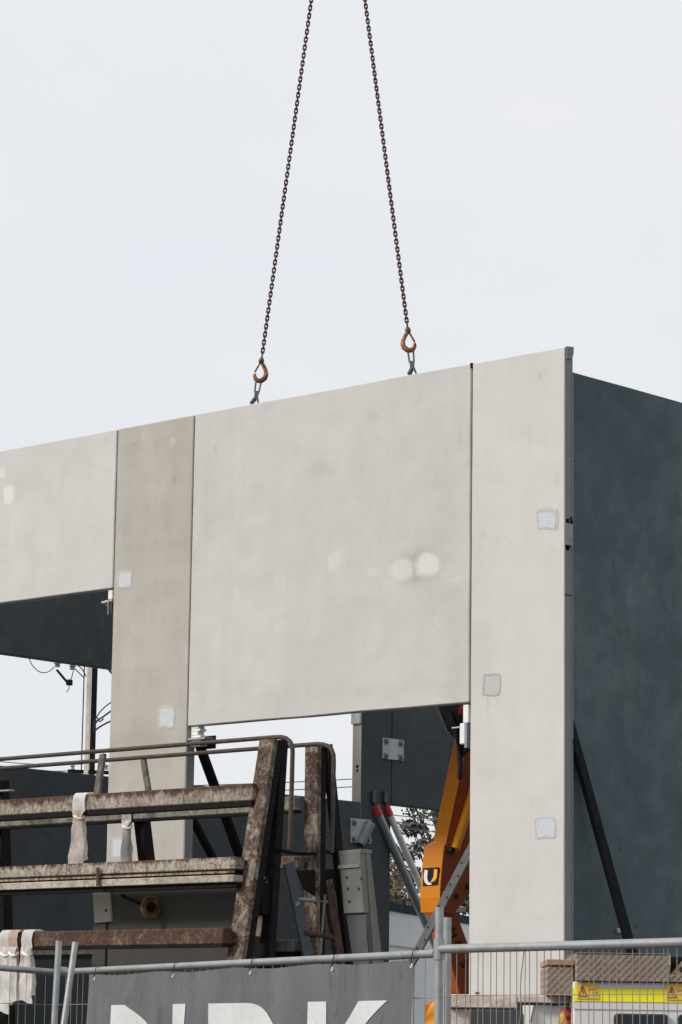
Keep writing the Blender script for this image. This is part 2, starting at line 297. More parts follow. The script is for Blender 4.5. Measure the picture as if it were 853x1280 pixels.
# ------------------------------------------------------------------ object helpers
def tag(o, label=None, cat=None, group=None, kind=None):
    if label: o['label'] = label
    if cat: o['category'] = cat
    if group: o['group'] = group
    if kind: o['kind'] = kind
    return o
def thing(name, label, cat, base, group=None):
    o = bpy.data.objects.new(name, None); C.objects.link(o); o.location = base
    o.empty_display_size = .2
    return tag(o, label, cat, group)
ROOT = {}
def origin(o):
    v = Vector((0, 0, 0))
    while o is not None: v += o.location; o = o.parent
    return v
def obj(name, bm, mat, parent=None, smooth=False):
    me = bpy.data.meshes.new(name)
    bm.normal_update()
    if parent is not None: off = origin(parent)
    else:
        xs = [v.co for v in bm.verts]
        lo = Vector((min(c.x for c in xs), min(c.y for c in xs), min(c.z for c in xs))); hi = Vector((max(c.x for c in xs), max(c.y for c in xs), max(c.z for c in xs)))
        off = Vector(((lo.x + hi.x) / 2, (lo.y + hi.y) / 2, lo.z))
    bmesh.ops.translate(bm, verts=bm.verts, vec=-off)
    bm.to_mesh(me); bm.free()
    me.materials.append(mat)
    if smooth:
        for p in me.polygons: p.use_smooth = True
        me.set_sharp_from_angle(angle=.9)
    o = bpy.data.objects.new(name, me); C.objects.link(o)
    if parent is not None: o.parent = parent
    else: o.location = off
    return o
def inst(name, me, parent, mat4):
    o = bpy.data.objects.new(name, me); C.objects.link(o); o.parent = parent
    off = origin(parent)
    m4 = mat4.copy(); m4.translation = m4.translation - off
    o.matrix_local = m4
    return o
def mesh_of(name, bm, mat, smooth=False):
    me = bpy.data.meshes.new(name); bm.normal_update(); bm.to_mesh(me); bm.free(); me.materials.append(mat)
    if smooth:
        for p in me.polygons: p.use_smooth = True
    return me
def bevel(bm, w, geom=None, seg=1):
    bmesh.ops.bevel(bm, geom=geom or bm.edges[:], offset=w, segments=seg, affect='EDGES', profile=.5)
def add_hex(bm, pts):
    """8 points: bottom ring then top ring"""
    v = [bm.verts.new(p) for p in pts]
    for f in ((3, 2, 1, 0), (4, 5, 6, 7), (0, 1, 5, 4), (1, 2, 6, 5), (2, 3, 7, 6), (3, 0, 4, 7)): bm.faces.new([v[i] for i in f])
    return v
def box(a, b, bev=0.0, seg=1, bm=None):
    t = bmesh.new()
    x0, y0, z0 = a; x1, y1, z1 = b
    add_hex(t, [(x0, y0, z0), (x1, y0, z0), (x1, y1, z0), (x0, y1, z0), (x0, y0, z1), (x1, y0, z1), (x1, y1, z1), (x0, y1, z1)])
    if bev: bevel(t, bev, seg=seg)
    return merge(bm, t)
def merge(bm, t):
    if bm is None: return t
    me = bpy.data.meshes.new('tmp'); t.to_mesh(me); t.free(); bm.from_mesh(me); bpy.data.meshes.remove(me)
    return bm
def bar(p0, p1, w, h, side=Vector((1, 0, 0)), bev=0.0, bm=None):
    """rectangular bar; w measured along `side`, h across"""
    p0, p1 = Vector(p0), Vector(p1); ax = (p1 - p0).normalized()
    s = (side - ax * side.dot(ax)).normalized(); u = ax.cross(s).normalized()
    t = bmesh.new()
    r = lambda p: [p + s * a * w / 2 + u * b * h / 2 for a, b in ((-1, -1), (1, -1), (1, 1), (-1, 1))]
    add_hex(t, r(p0) + r(p1))
    bmesh.ops.recalc_face_normals(t, faces=t.faces)
    if bev: bevel(t, bev)
    return merge(bm, t)
def tube(pts, r, n=10, bm=None, closed=False, rs=None):
    pts = [Vector(p) for p in pts]; t = bmesh.new(); rings = []
    L = len(pts); nrm = None
    for i, p in enumerate(pts):
        if closed: d = (pts[(i + 1) % L] - pts[i - 1]).normalized()
        else: d = (pts[min(i + 1, L - 1)] - pts[max(i - 1, 0)]).normalized()
        if nrm is None: nrm = d.orthogonal().normalized()
        nrm = (nrm - d * nrm.dot(d)).normalized(); bn = d.cross(nrm)
        rr_ = rs[i] if rs else r
        rings.append([t.verts.new(p + (nrm * math.cos(2 * PI * k / n) + bn * math.sin(2 * PI * k / n)) * rr_) for k in range(n)])
    rng = range(L) if closed else range(L - 1)
    for i in rng:
        a, b = rings[i], rings[(i + 1) % L]
        for k in range(n): t.faces.new((a[k], a[(k + 1) % n], b[(k + 1) % n], b[k]))
    if not closed:
        t.faces.new(rings[0][::-1]); t.faces.new(rings[-1])
    return merge(bm, t)
def prism(poly, vec, bev=0.0, bm=None):
    """closed 3-D polygon extruded by vec"""
    t = bmesh.new(); vec = Vector(vec)
    a = [t.verts.new(Vector(p)) for p in poly]; b = [t.verts.new(Vector(p) + vec) for p in poly]
    n = len(poly); t.faces.new(a); t.faces.new(b[::-1])
    for i in range(n): t.faces.new((a[i], b[i], b[(i + 1) % n], a[(i + 1) % n]))
    bmesh.ops.recalc_face_normals(t, faces=t.faces)
    if bev: bevel(t, bev)
    return merge(bm, t)
def arc_pts(c, u, v, r, a0, a1, n):
    return [c + u * r * math.cos(a0 + (a1 - a0) * i / n) + v * r * math.sin(a0 + (a1 - a0) * i / n) for i in range(n + 1)]
def disc(c, ax, r, h, n=16, bm=None, bev=0):
    ax = Vector(ax).normalized(); u = ax.orthogonal().normalized(); v = ax.cross(u)
    return prism([Vector(c) + (u * math.cos(2 * PI * k / n) + v * math.sin(2 * PI * k / n)) * r for k in range(n)], ax * h, bev, bm)
def bolt_mesh(name, r, h, mat, ax):
    bm = disc((0, 0, 0), ax, r * 1.5, h * .25, 10); disc(Vector(ax) * h * .25, ax, r, h * .75, 6, bm)
    return mesh_of(name, bm, mat)
VX, VY, VZ = Vector((1, 0, 0)), Vector((0, 1, 0)), Vector((0, 0, 1))

# ------------------------------------------------------------------ ground
bm = bmesh.new(); g = 1500
vs = [bm.verts.new(p) for p in ((-g, -g, 0), (g, -g, 0), (g, g, 0), (-g, g, 0))]; bm.faces.new(vs)
tag(obj('ground', bm, M['ground']), kind='structure')

# ------------------------------------------------------------------ the precast facade
TOP = 9.70; TH = 0.15; G = 0.011
def wobble_edges(bm, amp, seed):
    """slightly uneven cast arrises"""
    for v in bm.verts:
        a = noise.noise(v.co * 1.3 + Vector((seed, 0, 0))) + .6 * noise.noise(v.co * 6 + Vector((seed, 3, 0)))
        b = noise.noise(v.co * 1.1 + Vector((0, seed, 0))) + .7 * noise.noise(v.co * 7 + Vector((0, seed, 5)))
        v.co += Vector((a, 0, b)) * amp
def panel(name, label, x0, x1, z0, z1, mat, y0=0.0, y1=TH, group=None):
    t = thing(name, label, 'concrete panel', ((x0 + x1) / 2, (y0 + y1) / 2, z0), group)
    bm = box((x0, y0, z0), (x1, y1, z1))
    # cut for uneven arrises, then chamfer the long outer edges
    for z in [z0 + (z1 - z0) * k / 40 for k in range(1, 40)]:
        bmesh.ops.bisect_plane(bm, geom=bm.verts[:] + bm.edges[:] + bm.faces[:], plane_co=(0, 0, z), plane_no=(0, 0, 1))
    for x in [x0 + (x1 - x0) * k / 16 for k in range(1, 16)]:
        bmesh.ops.bisect_plane(bm, geom=bm.verts[:] + bm.edges[:] + bm.faces[:], plane_co=(x, 0, 0), plane_no=(1, 0, 0))
    sharp = [e for e in bm.edges if len(e.link_faces) == 2 and e.calc_face_angle(0) > .8]
    wobble_edges(bm, .005, x0)
    bevel(bm, .010, sharp)
    obj('concrete_face', bm, mat, t)
    return t
def patch(parent, px, py, wpx, hpx, plane, name='repair_patch', seed=1, mat='filler', skew=0.0):
    """irregular skim of filler over a lifting pocket, 3 mm proud"""
    rnd = random.Random(seed); ax, val = plane
    kw = {ax: val}
    ph = rnd.uniform(0, 6); rot = rnd.uniform(-.06, .06)
    def ring(k, jit, ox=0, oy=0, n=36):
        out = []
        for i in range(n):
            a = 2 * PI * i / n; ca, sa = math.cos(a), math.sin(a)
            q = (1 / max(abs(ca), abs(sa))) * .90 + .10
            q *= k * (1 + jit * (math.sin(a * 2 + ph) + .6 * math.sin(a * 5 + ph * 2)) + rnd.uniform(-.012, .012))
            x, y = ca * q, sa * q
            out.append(P(px + ox + (x - y * rot) * wpx / 2 + skew * y, py + oy + (y + x * rot) * hpx / 2, **kw))
        return out
    nrm = Vector((0, -1, 0)) if ax == 'Y' else Vector((1, 0, 0))
    o = obj(name, prism(ring(1.0, .035), nrm * .003), M['filler_rim'] if mat == 'filler' else M[mat], parent)
    obj('filler_skim', prism([p + nrm * .003 for p in ring(rnd.uniform(.72, .86), .06, rnd.uniform(-1.2, 1.2), rnd.uniform(-1, 1.2))], nrm * .002), M['filler' if mat == 'filler' else 'filler_grey2'], o)
    return o
x_c0, x_c1, x_h1 = -7.652, -6.180, -1.424
lintel = panel('lintel_panel', 'pale grey concrete lintel panel at the left edge, above the dark opening with the power pole', -12.40, x_c0 - G, 7.538, TOP, M['face_lintel'])
leftcol = panel('column_panel', 'narrow beige brown concrete column panel left of the hanging panel', x_c0 + G, x_c1 - G, 0, TOP, M['face_beige'])
hang = panel('hanging_panel', 'wide pale concrete panel hanging from the two chains between the column panels', x_c1 + G, x_h1 - G, 5.595, TOP + .005, M['face_hang'], -.004, TH - .004)
rightcol = panel('column_panel', 'narrow cream concrete column panel at the right corner of the building', x_h1 + G, 0.0, 0, TOP, M['face_right'])
for a in ((156, 724, 19, 23), (208, 896, 21, 29), (150, 1060, 21, 26)): patch(leftcol, *a, ('Y', 0.0), seed=int(a[0]))
patch(rightcol, 685, 649, 27, 27, ('Y', 0.0), seed=3); patch(rightcol, 682, 1035, 26, 28, ('Y', 0.0), seed=4)
patch(rightcol, 615, 856, 23, 28, ('Y', 0.0), seed=5, mat='filler_grey')
# column end strip, lip at the top, cast-in plate on the corner
e = obj('column_end', box((0.0, 0.004, 0.0), (0.006, TH - .004, 9.69)), M['edge'], rightcol)
obj('arris_strip', box((-.004, TH - .022, 0.0), (0.012, TH + .004, 9.4)), M['edge'], rightcol)
bm = prism([P(707, 433, X=.0), P(716, 434, X=.0), P(716, 440, X=0), P(715.5, 444, X=0), P(713.5, 449, X=.0), P(707, 449, X=0)], (.02, 0, 0), .003)
obj('broken_lip', bm, M['edge'], rightcol)
pl = P(710, 668, X=0)
bm = box((.006, .012, pl.z - .13), (.016, TH - .012, pl.z + .13), .003); o = obj('cast_in_plate', bm, M['galv_dull'], rightcol)
qj = P(710, 744, X=0).z; obj('edge_joint', box((.004, .0, qj - .006), (.0085, TH - .003, qj + .006)), M['black_steel'], rightcol)
bm = bmesh.new(); rnd = random.Random(5)
for i in range(16):
    zc = pl.z + rnd.choice((.17, .15, -.16)) + rnd.uniform(-.03, .04); yc = rnd.uniform(.02, TH - .02)
    box((.004, yc - .02, zc - .012), (.012, yc + .02, zc + rnd.uniform(0, .02)), 0, 1, bm)
obj('broken_edge', bm, M['black_steel'], rightcol)
# black tape-like formliner strip at the top of the joint between hanging panel and right column
jt = thing('joint_packer', 'small dark rubber strip stuck in the top of the joint beside the right corner column', 'packer', (x_h1, 0, TOP - .06))
obj('strip', box((x_h1 - .018, -.012, TOP - .05), (x_h1 + .01, .03, TOP + .012), .003), M['black_steel'], jt)
# hidden left run of the facade, out of the frame
panel('column_panel', 'beige concrete column panel beyond the left lintel at the far end of the facade', -13.90, -12.42, 0, TOP, M['face_beige'])

# brackets and packers at the panel corners
def packer(px, py, label, s, yoff=0.02, right=True):
    q = P(px, py, Y=yoff); sg = 1 if right else -1
    t = thing('corner_bracket', label, 'bracket', (q.x, q.y, q.z - .25), 'galvanised brackets at the panel corners')
    return t, q, sg
t, q, sg = packer(238, 908, 'white packer and galvanised bracket under the left corner of the hanging panel', 1)
z = q.z
for k, (w, h) in enumerate(((.13, .035), (.16, .03), (.12, .05), (.17, .03))):
    obj('packer_block', box((q.x + .01, .03, z - h), (q.x + .01 + w, .15, z), .004), M['white_pack'], t); z -= h + .002
obj('seat_plate', box((q.x - .01, -.012, z - .03), (q.x + .30, .2, z), .003), M['galv'], t)
obj('bracket_box', box((q.x + .02, .01, z - .11), (q.x + .20, .14, z - .032), .003), M['galv_plate'], t)
obj('back_plate', box((q.x + .08, .152, z - .14), (q.x + .33, .17, z + .03), .003), M['black_steel'], t)
t, q, sg = packer(586, 880, 'bright white bracket under the right corner of the hanging panel', 1)
obj('packer_block', box((q.x - .085, .02, q.z - .22), (q.x - .003, .11, q.z - .005), .004), M['white_pack'], t)
obj('bracket_box', box((q.x - .15, .03, q.z - .47), (q.x - .05, .12, q.z - .22), .01), M['white_pack'], t)
obj('side_plate', box((q.x - .048, .0, q.z - .52), (q.x - .006, .13, q.z - .222), .003), M['galv_dull'], t)
obj('rod', tube([(q.x - .27, .04, q.z - .27), (q.x - .06, .04, q.z - .262)], .011, 8), M['galv'], t)
t, q, sg = packer(141, 737, 'white packer with rusty bolt bracket under the corner of the left lintel panel', 1)
obj('packer_block', box((q.x - .09, .02, q.z - .13), (q.x - .004, .12, q.z - .004), .008), M['white_pack'], t)
obj('bracket_arm', bar((q.x - .22, .05, q.z - .155), (q.x - .02, .05, q.z - .14), .05, .03, VY, .004), M['galv_plate'], t)
obj('rust_wedge', prism([(q.x - .17, .03, q.z - .17), (q.x - .01, .03, q.z - .17), (q.x - .01, .03, q.z - .33)], (0, .06, 0), .004), M['beam_brown'], t)
obj('rod', tube([(q.x - .075, .02, q.z - .12), (q.x - .075, .02, q.z - .33)], .008, 8), M['galv'], t)
# darker concrete strip on the right side of the left column panel (dark end seen through the opening)
obj('column_end', box((x_c1 - G, .004, 0), (x_c1 - G + .012, TH - .004, 5.42), .002), M['edge'], leftcol)

# ------------------------------------------------------------------ side and inner walls
def wallx(name, label, x, y0, y1, z0, z1, mat, parent=None, th=.16, part='dark_face'):
    t = parent or thing(name, label, 'concrete panel', (x - th / 2, (y0 + y1) / 2, z0))
    bm = box((x - th, y0, z0), (x, y1, z1))
    for k in range(1, 6):
        bmesh.ops.bisect_plane(bm, geom=bm.verts[:] + bm.edges[:] + bm.faces[:], plane_co=(0, y0 + (y1 - y0) * k / 6, 0), plane_no=(0, 1, 0))
    sharp = [e for e in bm.edges if len(e.link_faces) == 2 and e.calc_face_angle(0) > .8]
    for v in bm.verts:
        v.co.z += noise.noise(v.co * 1.5) * .012
    bevel(bm, .010, sharp)
    obj(part, bm, mat, t); return t
side_top = P(714, 464.2, X=-.05).z
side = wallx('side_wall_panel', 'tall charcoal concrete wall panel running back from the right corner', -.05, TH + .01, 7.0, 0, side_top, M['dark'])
hm = mesh_of('tie_hole', disc((0, 0, 0), (1, 0, 0), .014, .004, 10), M['black'])
for p in ((718.5, 576), (792, 593.5), (739, 1057), (776, 1060), (795, 1158)):
    inst('tie_hole', hm, side, Matrix.Translation(P(*p, X=-.048)))
q = P(778, 1163, X=0.02)
obj('ferrule', box((-.048, q.y - .02, q.z - .025), (.0, q.y + .02, q.z + .025), .006), M['white_pack'], side)
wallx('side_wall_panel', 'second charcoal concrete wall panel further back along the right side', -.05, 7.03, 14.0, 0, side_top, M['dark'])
# far inner wall (parallel to the side wall) seen through the openings
XF = -12.4
zl = P(452, 1002.5, X=XF).z; y441 = P(452, 950, X=XF).y; y490 = P(490, 950, X=XF).y; zb = P(490, 1006, X=XF).z
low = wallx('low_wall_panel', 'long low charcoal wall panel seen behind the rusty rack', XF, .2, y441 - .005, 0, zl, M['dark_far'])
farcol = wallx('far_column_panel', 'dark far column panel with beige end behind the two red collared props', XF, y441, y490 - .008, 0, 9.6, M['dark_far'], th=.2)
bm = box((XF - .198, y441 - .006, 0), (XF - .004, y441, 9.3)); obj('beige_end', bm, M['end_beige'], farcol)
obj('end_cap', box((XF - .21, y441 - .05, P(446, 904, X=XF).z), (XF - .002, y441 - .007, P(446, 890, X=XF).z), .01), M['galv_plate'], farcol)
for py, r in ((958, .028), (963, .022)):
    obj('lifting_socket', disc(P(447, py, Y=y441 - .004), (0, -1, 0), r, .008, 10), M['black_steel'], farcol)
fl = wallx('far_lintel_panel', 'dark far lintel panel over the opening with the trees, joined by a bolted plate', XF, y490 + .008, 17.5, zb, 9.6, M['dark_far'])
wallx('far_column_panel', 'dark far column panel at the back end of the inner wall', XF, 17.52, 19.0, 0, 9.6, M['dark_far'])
# bolted plates
bm_bolt = bolt_mesh('bolt', .035, .05, M['galv_dull'], (1, 0, 0))
def plate(px0, px1, py0, py1, label):
    a, b = P(px0, py0, X=XF), P(px1, py1, X=XF)
    cy, cz = (a.y + b.y) / 2, (P((px0 + px1) / 2, (py0 + py1) / 2, X=XF)).z; hy = (b.y - a.y) / 2; hz = (py1 - py0) / 2 * 50 / F_PX
    t = thing('joint_plate', label, 'steel plate', (XF, cy, cz - hz))
    obj('plate', box((XF + .001, cy - hy, cz - hz), (XF + .018, cy + hy, cz + hz), .004), M['galv_plate'], t)
    for sy in (-1, 1):
        for szz in (-1, 1):
            w = obj('washer', box((XF + .019, cy + sy * hy * .7 - .05, cz + szz * hz * .68 - .05), (XF + .028, cy + sy * hy * .7 + .05, cz + szz * hz * .68 + .05), .003), M['galv_dull'], t)
            inst('bolt', bm_bolt, t, Matrix.Translation((XF + .028, cy + sy * hy * .7, cz + szz * hz * .68)))
    return t, cy, cz, hz
plate(478, 504, 923.5, 950, 'square galvanised plate with four bolts across the joint of the far wall')
t, cy, cz, hz = plate(438, 463, 1024, 1054, 'bolted bracket plate with a slanting stub on the far column panel')
obj('stub_tube', tube([(XF + .02, cy - .02, cz - .22), (XF + .10, cy + .16, cz + .14)], .085, 14), M['galv_dull'], t)
# high dark wall beyond the left opening
za = P(138, 835.7, X=-14.1).z
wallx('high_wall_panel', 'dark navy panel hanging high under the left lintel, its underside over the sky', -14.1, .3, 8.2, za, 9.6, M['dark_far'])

# ------------------------------------------------------------------ props (push-pull braces)
def prop(name, label, top, bot, r, mat, collar=True, cat='prop', group=None):
    top, bot = Vector(top), Vector(bot); ax = (bot - top).normalized(); L = (bot - top).length
    t = thing(name, label, cat, bot, group)
    obj('tube', tube([top + ax * .28, top + ax * (L - .4)], r, 14), M[mat], t, True)
    if collar:
        obj('collar', tube([top + ax * .12, top + ax * .29], r * 1.12, 14), M['red'], t, True)
    obj('head_rod', tube([top, top + ax * .13], r * .45, 8), M['hook_dark'], t, True)
    obj('foot_rod', tube([top + ax * (L - .42), bot], r * .5, 8), M['galv_dull'], t, True)
    obj('foot_plate', box((bot.x - .12, bot.y - .12, 0), (bot.x + .12, bot.y + .12, .016), .003), M['galv_dull'], t)
    obj('wall_plate', box((top.x - .01, top.y - .035, top.z - .05), (top.x + .06, top.y + .05, top.z + .15), .006), M['hook_dark'], t)
    return t
prop('push_pull_prop', 'blue grey steel prop with red collar, thicker one on the far column panel', P(465, 1000, X=XF), P(651.5, 1424, Z=0), .075, 'prop_blue')
prop('push_pull_prop', 'pale grey prop with red collar behind the orange boom', P(479.5, 1000, X=XF), P(662, 1424, Z=0), .058, 'prop_white')
prop('push_pull_prop', 'thin galvanised prop above the three white straps, against the low dark wall', P(-2, 1040, X=XF), P(140, 1400, Z=0), .05, 'galv', False)
prop('push_pull_prop', 'thin grey prop at the left edge partly hidden by the dark rack leg', P(2, 1035, X=XF), P(74, 1395, Z=0), .045, 'galv', False)
prop('push_pull_prop', 'faint dark grey prop between the middle and lowest rack beams', P(88, 1095, X=XF), P(160, 1405, Z=0), .04, 'prop_blue', False)
# black channel props behind the left column and at the side wall
def channel(name, label, top, bot, w, mat, side=VX, holes=0):
    top, bot = Vector(top), Vector(bot)
    t = thing(name, label, 'brace', bot)
    ax = (bot - top).normalized(); s = (side - ax * side.dot(ax)).normalized(); u = ax.cross(s)
    if u.y > 0: u = -u
    web = bar(top, bot, w, .012, side, .002)
    obj('web', web, M[mat], t)
    for k in (-1, 1):
        obj('flange', bar(top + s * k * (w / 2 - .006) - u * w * .22, bot + s * k * (w / 2 - .006) - u * w * .22, .012, w * .42, side, .002), M[mat], t)
    if holes:
        hmesh = mesh_of('slot', disc((0, 0, 0), u, .014, .004, 10), M['black'])
        L = (bot - top).length
        for k in range(holes):
            inst('slot', hmesh, t, Matrix.Translation(top + ax * (.25 + k * .19) + u * .006 + s * (.02 if k % 2 else -.02)))
    return t
channel('channel_brace', 'thick black channel brace behind the left column panel under the rails', P(243, 918, Y=.18), P(436, 1450, Z=0), .13, 'black_steel')
channel('channel_brace', 'short dark channel brace low behind the left column panel', P(236, 1018, Y=.18), P(462, 1450, Z=0), .11, 'black_steel')
channel('channel_brace', 'grey punched channel brace crossing in front of the orange boom', P(603, 1034, Y=.22), P(380, 1459, Z=0), .10, 'galv', VX, 14)
channel('channel_brace', 'long black brace leaning against the side wall at the right corner', P(711, 893, X=-.04), P(874, 1489, Z=0), .13, 'black_steel', VY)
q = P(523, 1190, Y=2.4)

# ------------------------------------------------------------------ lifting chains, hooks, clutches
def clutch(px, py, label, lean):
    a = P(px, py, Y=.07)          # anchor in the panel's top edge
    a.z = TOP + .006
    t = thing('lifting_clutch', label, 'lifting clutch', a)
    view = (CAM - a); view.z = 0; view.normalize(); R = Vector((-view.y, view.x, 0))  # R points right as seen from the road
    up = (VZ + R * lean).normalized()
    # claw, shank, long shackle
    obj('claw', tube([a + R * -.03 + VZ * -.01, a + R * -.045 + up * .03, a + R * -.02 + up * .07, a + up * .085], .022, 10, rs=[.02, .03, .03, .022]), M['hook_dark'], t, True)
    obj('lever', tube([a + R * .045, a + R * .03 + up * .06, a + R * .01 + up * .12], .012, 8), M['clutch'], t, True)
    bm = prism([a + up * .08 - R * .03, a + up * .08 + R * .022, a + up * .18 + R * .034, a + up * .19 - R * .03], view * .03, .006)
    obj('shank', bm, M['clutch'], t)
    top = a + up * .34; pts = [a + up * .17 - R * .028, a + up * .28 - R * .032]
    pts += arc_pts(a + up * .31, R, up, .034, PI, 0, 8) + [a + up * .28 + R * .032, a + up * .17 + R * .026]
    obj('shackle', tube(pts, .0125, 10), M['clutch'], t, True)
    return a + up * .34, R, view, up
LINK_P, LINK_R = .0527, .0092
def link_mesh():
    ri = .0185; hl = LINK_P / 2 - .000
    pts = []
    for i in range(9): a = PI * i / 8; pts.append(Vector((ri * math.cos(a), 0, hl - ri + .0115 + ri * math.sin(a))))
    for i in range(9): a = PI + PI * i / 8; pts.append(Vector((ri * math.cos(a), 0, -(hl - ri + .0115) + ri * math.sin(a))))
    return mesh_of('chain_link', tube(pts, LINK_R, 7, closed=True), M['chain'], True)
LM = link_mesh()
def sling(base, apex, R0, view, label, side):
    d = (apex - base).normalized()
    t = thing('chain_sling', label, 'lifting chain', base)
    R = (R0 - d * R0.dot(d)).normalized(); fw = d.cross(R).normalized()
    # hook: closed bow with a safety latch, built round the clutch bow
    c = base + d * .055
    outer = []
    def q(a, b): return c + R * a * 1.0 * side + d * b
    bow = [q(.012, .165), q(.045, .12), q(.075, .07), q(.085, .02), q(.075, -.025), q(.04, -.06), q(0, -.072), q(-.04, -.055), q(-.06, -.02), q(-.062, .015)]
    obj('hook_bow', tube(bow, .02, 12, rs=[.024, .025, .027, .031, .034, .034, .031, .028, .024, .018]), M['hook'], t, True)
    obj('latch', bar(q(-.066, .03), q(-.012, .165), .034, .022, fw, .006), M['hook'], t)
    obj('latch_pin', disc(q(.045, .12) - fw * .03, fw, .012, .06, 10), M['hook_dark'], t)
    obj('clevis', tube([q(0, .15), q(0, .175), q(0, .205), q(0, .235)], .03, 12, rs=[.022, .035, .036, .02]), M['hook_dark'], t, True)
    start = c + d * .25; L = (apex - start).length
    n = int(min(L, 6.2) / LINK_P)
    for i in range(n):
        ctr = start + d * (LINK_P * (i + .5))
        ang = (0.12 if i % 2 else PI / 2 + .12) + .10 * math.sin(i * .23)
        x = R * math.cos(ang) + fw * math.sin(ang)
        z = d; y = z.cross(x)
        m4 = Matrix((x, y, z)).transposed().to_4x4(); m4.translation = ctr
        inst('chain_link', LM, t, m4)
apex = P(424, -250, Y=.07)
b1, R1, v1, u1 = clutch(319, 500, 'grey lifting clutch on the left side of the hanging panel\'s top edge', .13)
sling(b1, apex, R1, v1, 'left chain with orange hook holding the hanging panel, nearer the beige column', 1)
b2, R2, v2, u2 = clutch(517, 465, 'grey lifting clutch on the right side of the hanging panel\'s top edge', -.12)
sling(b2, apex, R2, v2, 'right chain with orange hook holding the hanging panel, nearer the corner column', -1)

# ------------------------------------------------------------------ rusty panel rack
XE = 6.656
def rp_(px, py): return P(px, py, X=XE)
rack = thing('transport_rack', 'rusty steel frame rack for panels with beams and tube rails behind the grey banner', 'rack', (5.0, -11.6, 0))
def to_ground(a, b, z=0.05):
    a, b = Vector(a), Vector(b); k = (z - a.z) / (b.z - a.z); return a + (b - a) * k
f_t, f_b = rp_(344, 924), rp_(303.5, 1197)
legF = (f_t, to_ground(f_t, f_b)); W_ = .15
def leg(a, b, w, h, mat, mat2, xo=0):
    """steel section: rusty face, flanges coloured near black for the shaded sides"""
    a, b = Vector(a) + VX * xo, Vector(b) + VX * xo
    o = obj('leg', bar(a, b, w, h * .45, VX, .005), M[mat], rack)
    obj('flange', bar(a + VX * (w / 2 - .006) + VY * h * .5 - VZ * .01, b + VX * (w / 2 - .006) + VY * h * .5, .01, h * .62, VX, .002), M[mat2], o)  # side flange coloured near black for its shade
    obj('flange', bar(a - VX * (w / 2 - .006) + VY * h * .5 - VZ * .01, b - VX * (w / 2 - .006) + VY * h * .5, .01, h * .62, VX, .002), M[mat2], o)
    return o
def leg2(dx):
    o = leg(legF[0], legF[1], .15, .10, 'leg_rust', 'leg_dark', dx - .06)
    a, b = rp_(357, 925), rp_(341, 1190)
    obj('inner_leg', bar(a + VX * (dx - .05), to_ground(a, b) + VX * (dx - .05), .10, .07, VX, .005), M['leg_dark'], rack)
    a, b = rp_(398, 932), rp_(396, 1190)
    leg(a, to_ground(a, b), .13, .09, 'leg_rust', 'leg_dark', dx - .05)
    a, b = rp_(403, 930), rp_(429, 1190)
    obj('rear_leg', bar(a + VX * dx + VY * .05, to_ground(a, b) + VX * dx + VY * .05, .05, .075, VX, .004), M['leg_dark'], rack)
leg2(0)
XL = XE - 6.0
bx = -.1
# leaning braces of the middle frame and the far frames (out of view to the left)
def beam(q, h, dpt, mat, flange=False, x0=XL, x1=XE - .06, name='beam'):
    o = obj(name, box((x0, q.y - dpt / 2, q.z - h / 2), (x1, q.y + dpt / 2, q.z + h / 2), .006), M[mat], rack)
    return o
q1 = rp_(326, 989); q1.y += .05
CR = ((0.41, 0.36, 0.29), (0.115, 0.052, 0.03), (0.035, 0.02, 0.014), 0.49, 0.62)
M['beam_top'] = rusty('cream_steel_with_rusty_top_edge', *CR, band=(q1.z + .055, .07))
beam(q1, .118, .10, 'beam_top', x1=XE - .085)
obj('soffit_shade', box((XL, q1.y - .048, q1.z - .096), (XE - .09, q1.y + .05, q1.z - .0595)), M['leg_dark'], rack)  # added under-lip, coloured near black for the beam's underside shadow
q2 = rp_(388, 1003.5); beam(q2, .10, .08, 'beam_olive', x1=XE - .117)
obj('soffit_shade', box((XL, q2.y - .036, q2.z - .066), (XE - .12, q2.y + .04, q2.z - .0505)), M['leg_dark'], rack)
q3 = rp_(306, 1078); q3.y += .04
M['beam_mid'] = rusty('pale_steel_with_rusty_top_edge', (0.47, 0.42, 0.34), *CR[1:], band=(q3.z + .055, .05))
beam(q3, .085, .10, 'beam_mid', x1=XE - .085)
obj('channel_lip', box((XL, q3.y - .060, q3.z - .132), (XE - .09, q3.y + .045, q3.z - .082), .004), M['lip'], rack)
obj('channel_web', box((XL, q3.y - .052, q3.z - .0695), (XE - .09, q3.y + .04, q3.z - .0555)), M['beam_rust'], rack)
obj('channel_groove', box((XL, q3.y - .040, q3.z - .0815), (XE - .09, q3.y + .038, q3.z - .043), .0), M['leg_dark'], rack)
obj('lip_shade', box((XL, q3.y - .03, q3.z - .168), (XE - .09, q3.y + .05, q3.z - .1325), .0), M['leg_dark'], rack)  # dark strip colours in the shade below the lip
q4 = rp_(388, 1077); beam(q4, .085, .08, 'beam_rust', x1=XE - .117)
q5 = rp_(291, 1169.5); q5.y += .04; beam(q5, .112, .10, 'beam_brown', x1=XE - .085)
obj('soffit_shade', box((XL, q5.y - .048, q5.z - .076), (XE - .09, q5.y + .05, q5.z - .0565)), M['leg_dark'], rack)
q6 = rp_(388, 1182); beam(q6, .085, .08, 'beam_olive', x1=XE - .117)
obj('soffit_shade', box((XL, q6.y - .036, q6.z - .075), (XE - .12, q6.y + .04, q6.z - .043)), M['leg_dark'], rack)
obj('base_beam', box((XL, -12.32, .05), (XE + .1, -12.2, .25), .006), M['beam_brown'], rack)
obj('base_beam', box((XL, -10.9, .05), (XE + .1, -10.78, .25), .006), M['beam_brown'], rack)
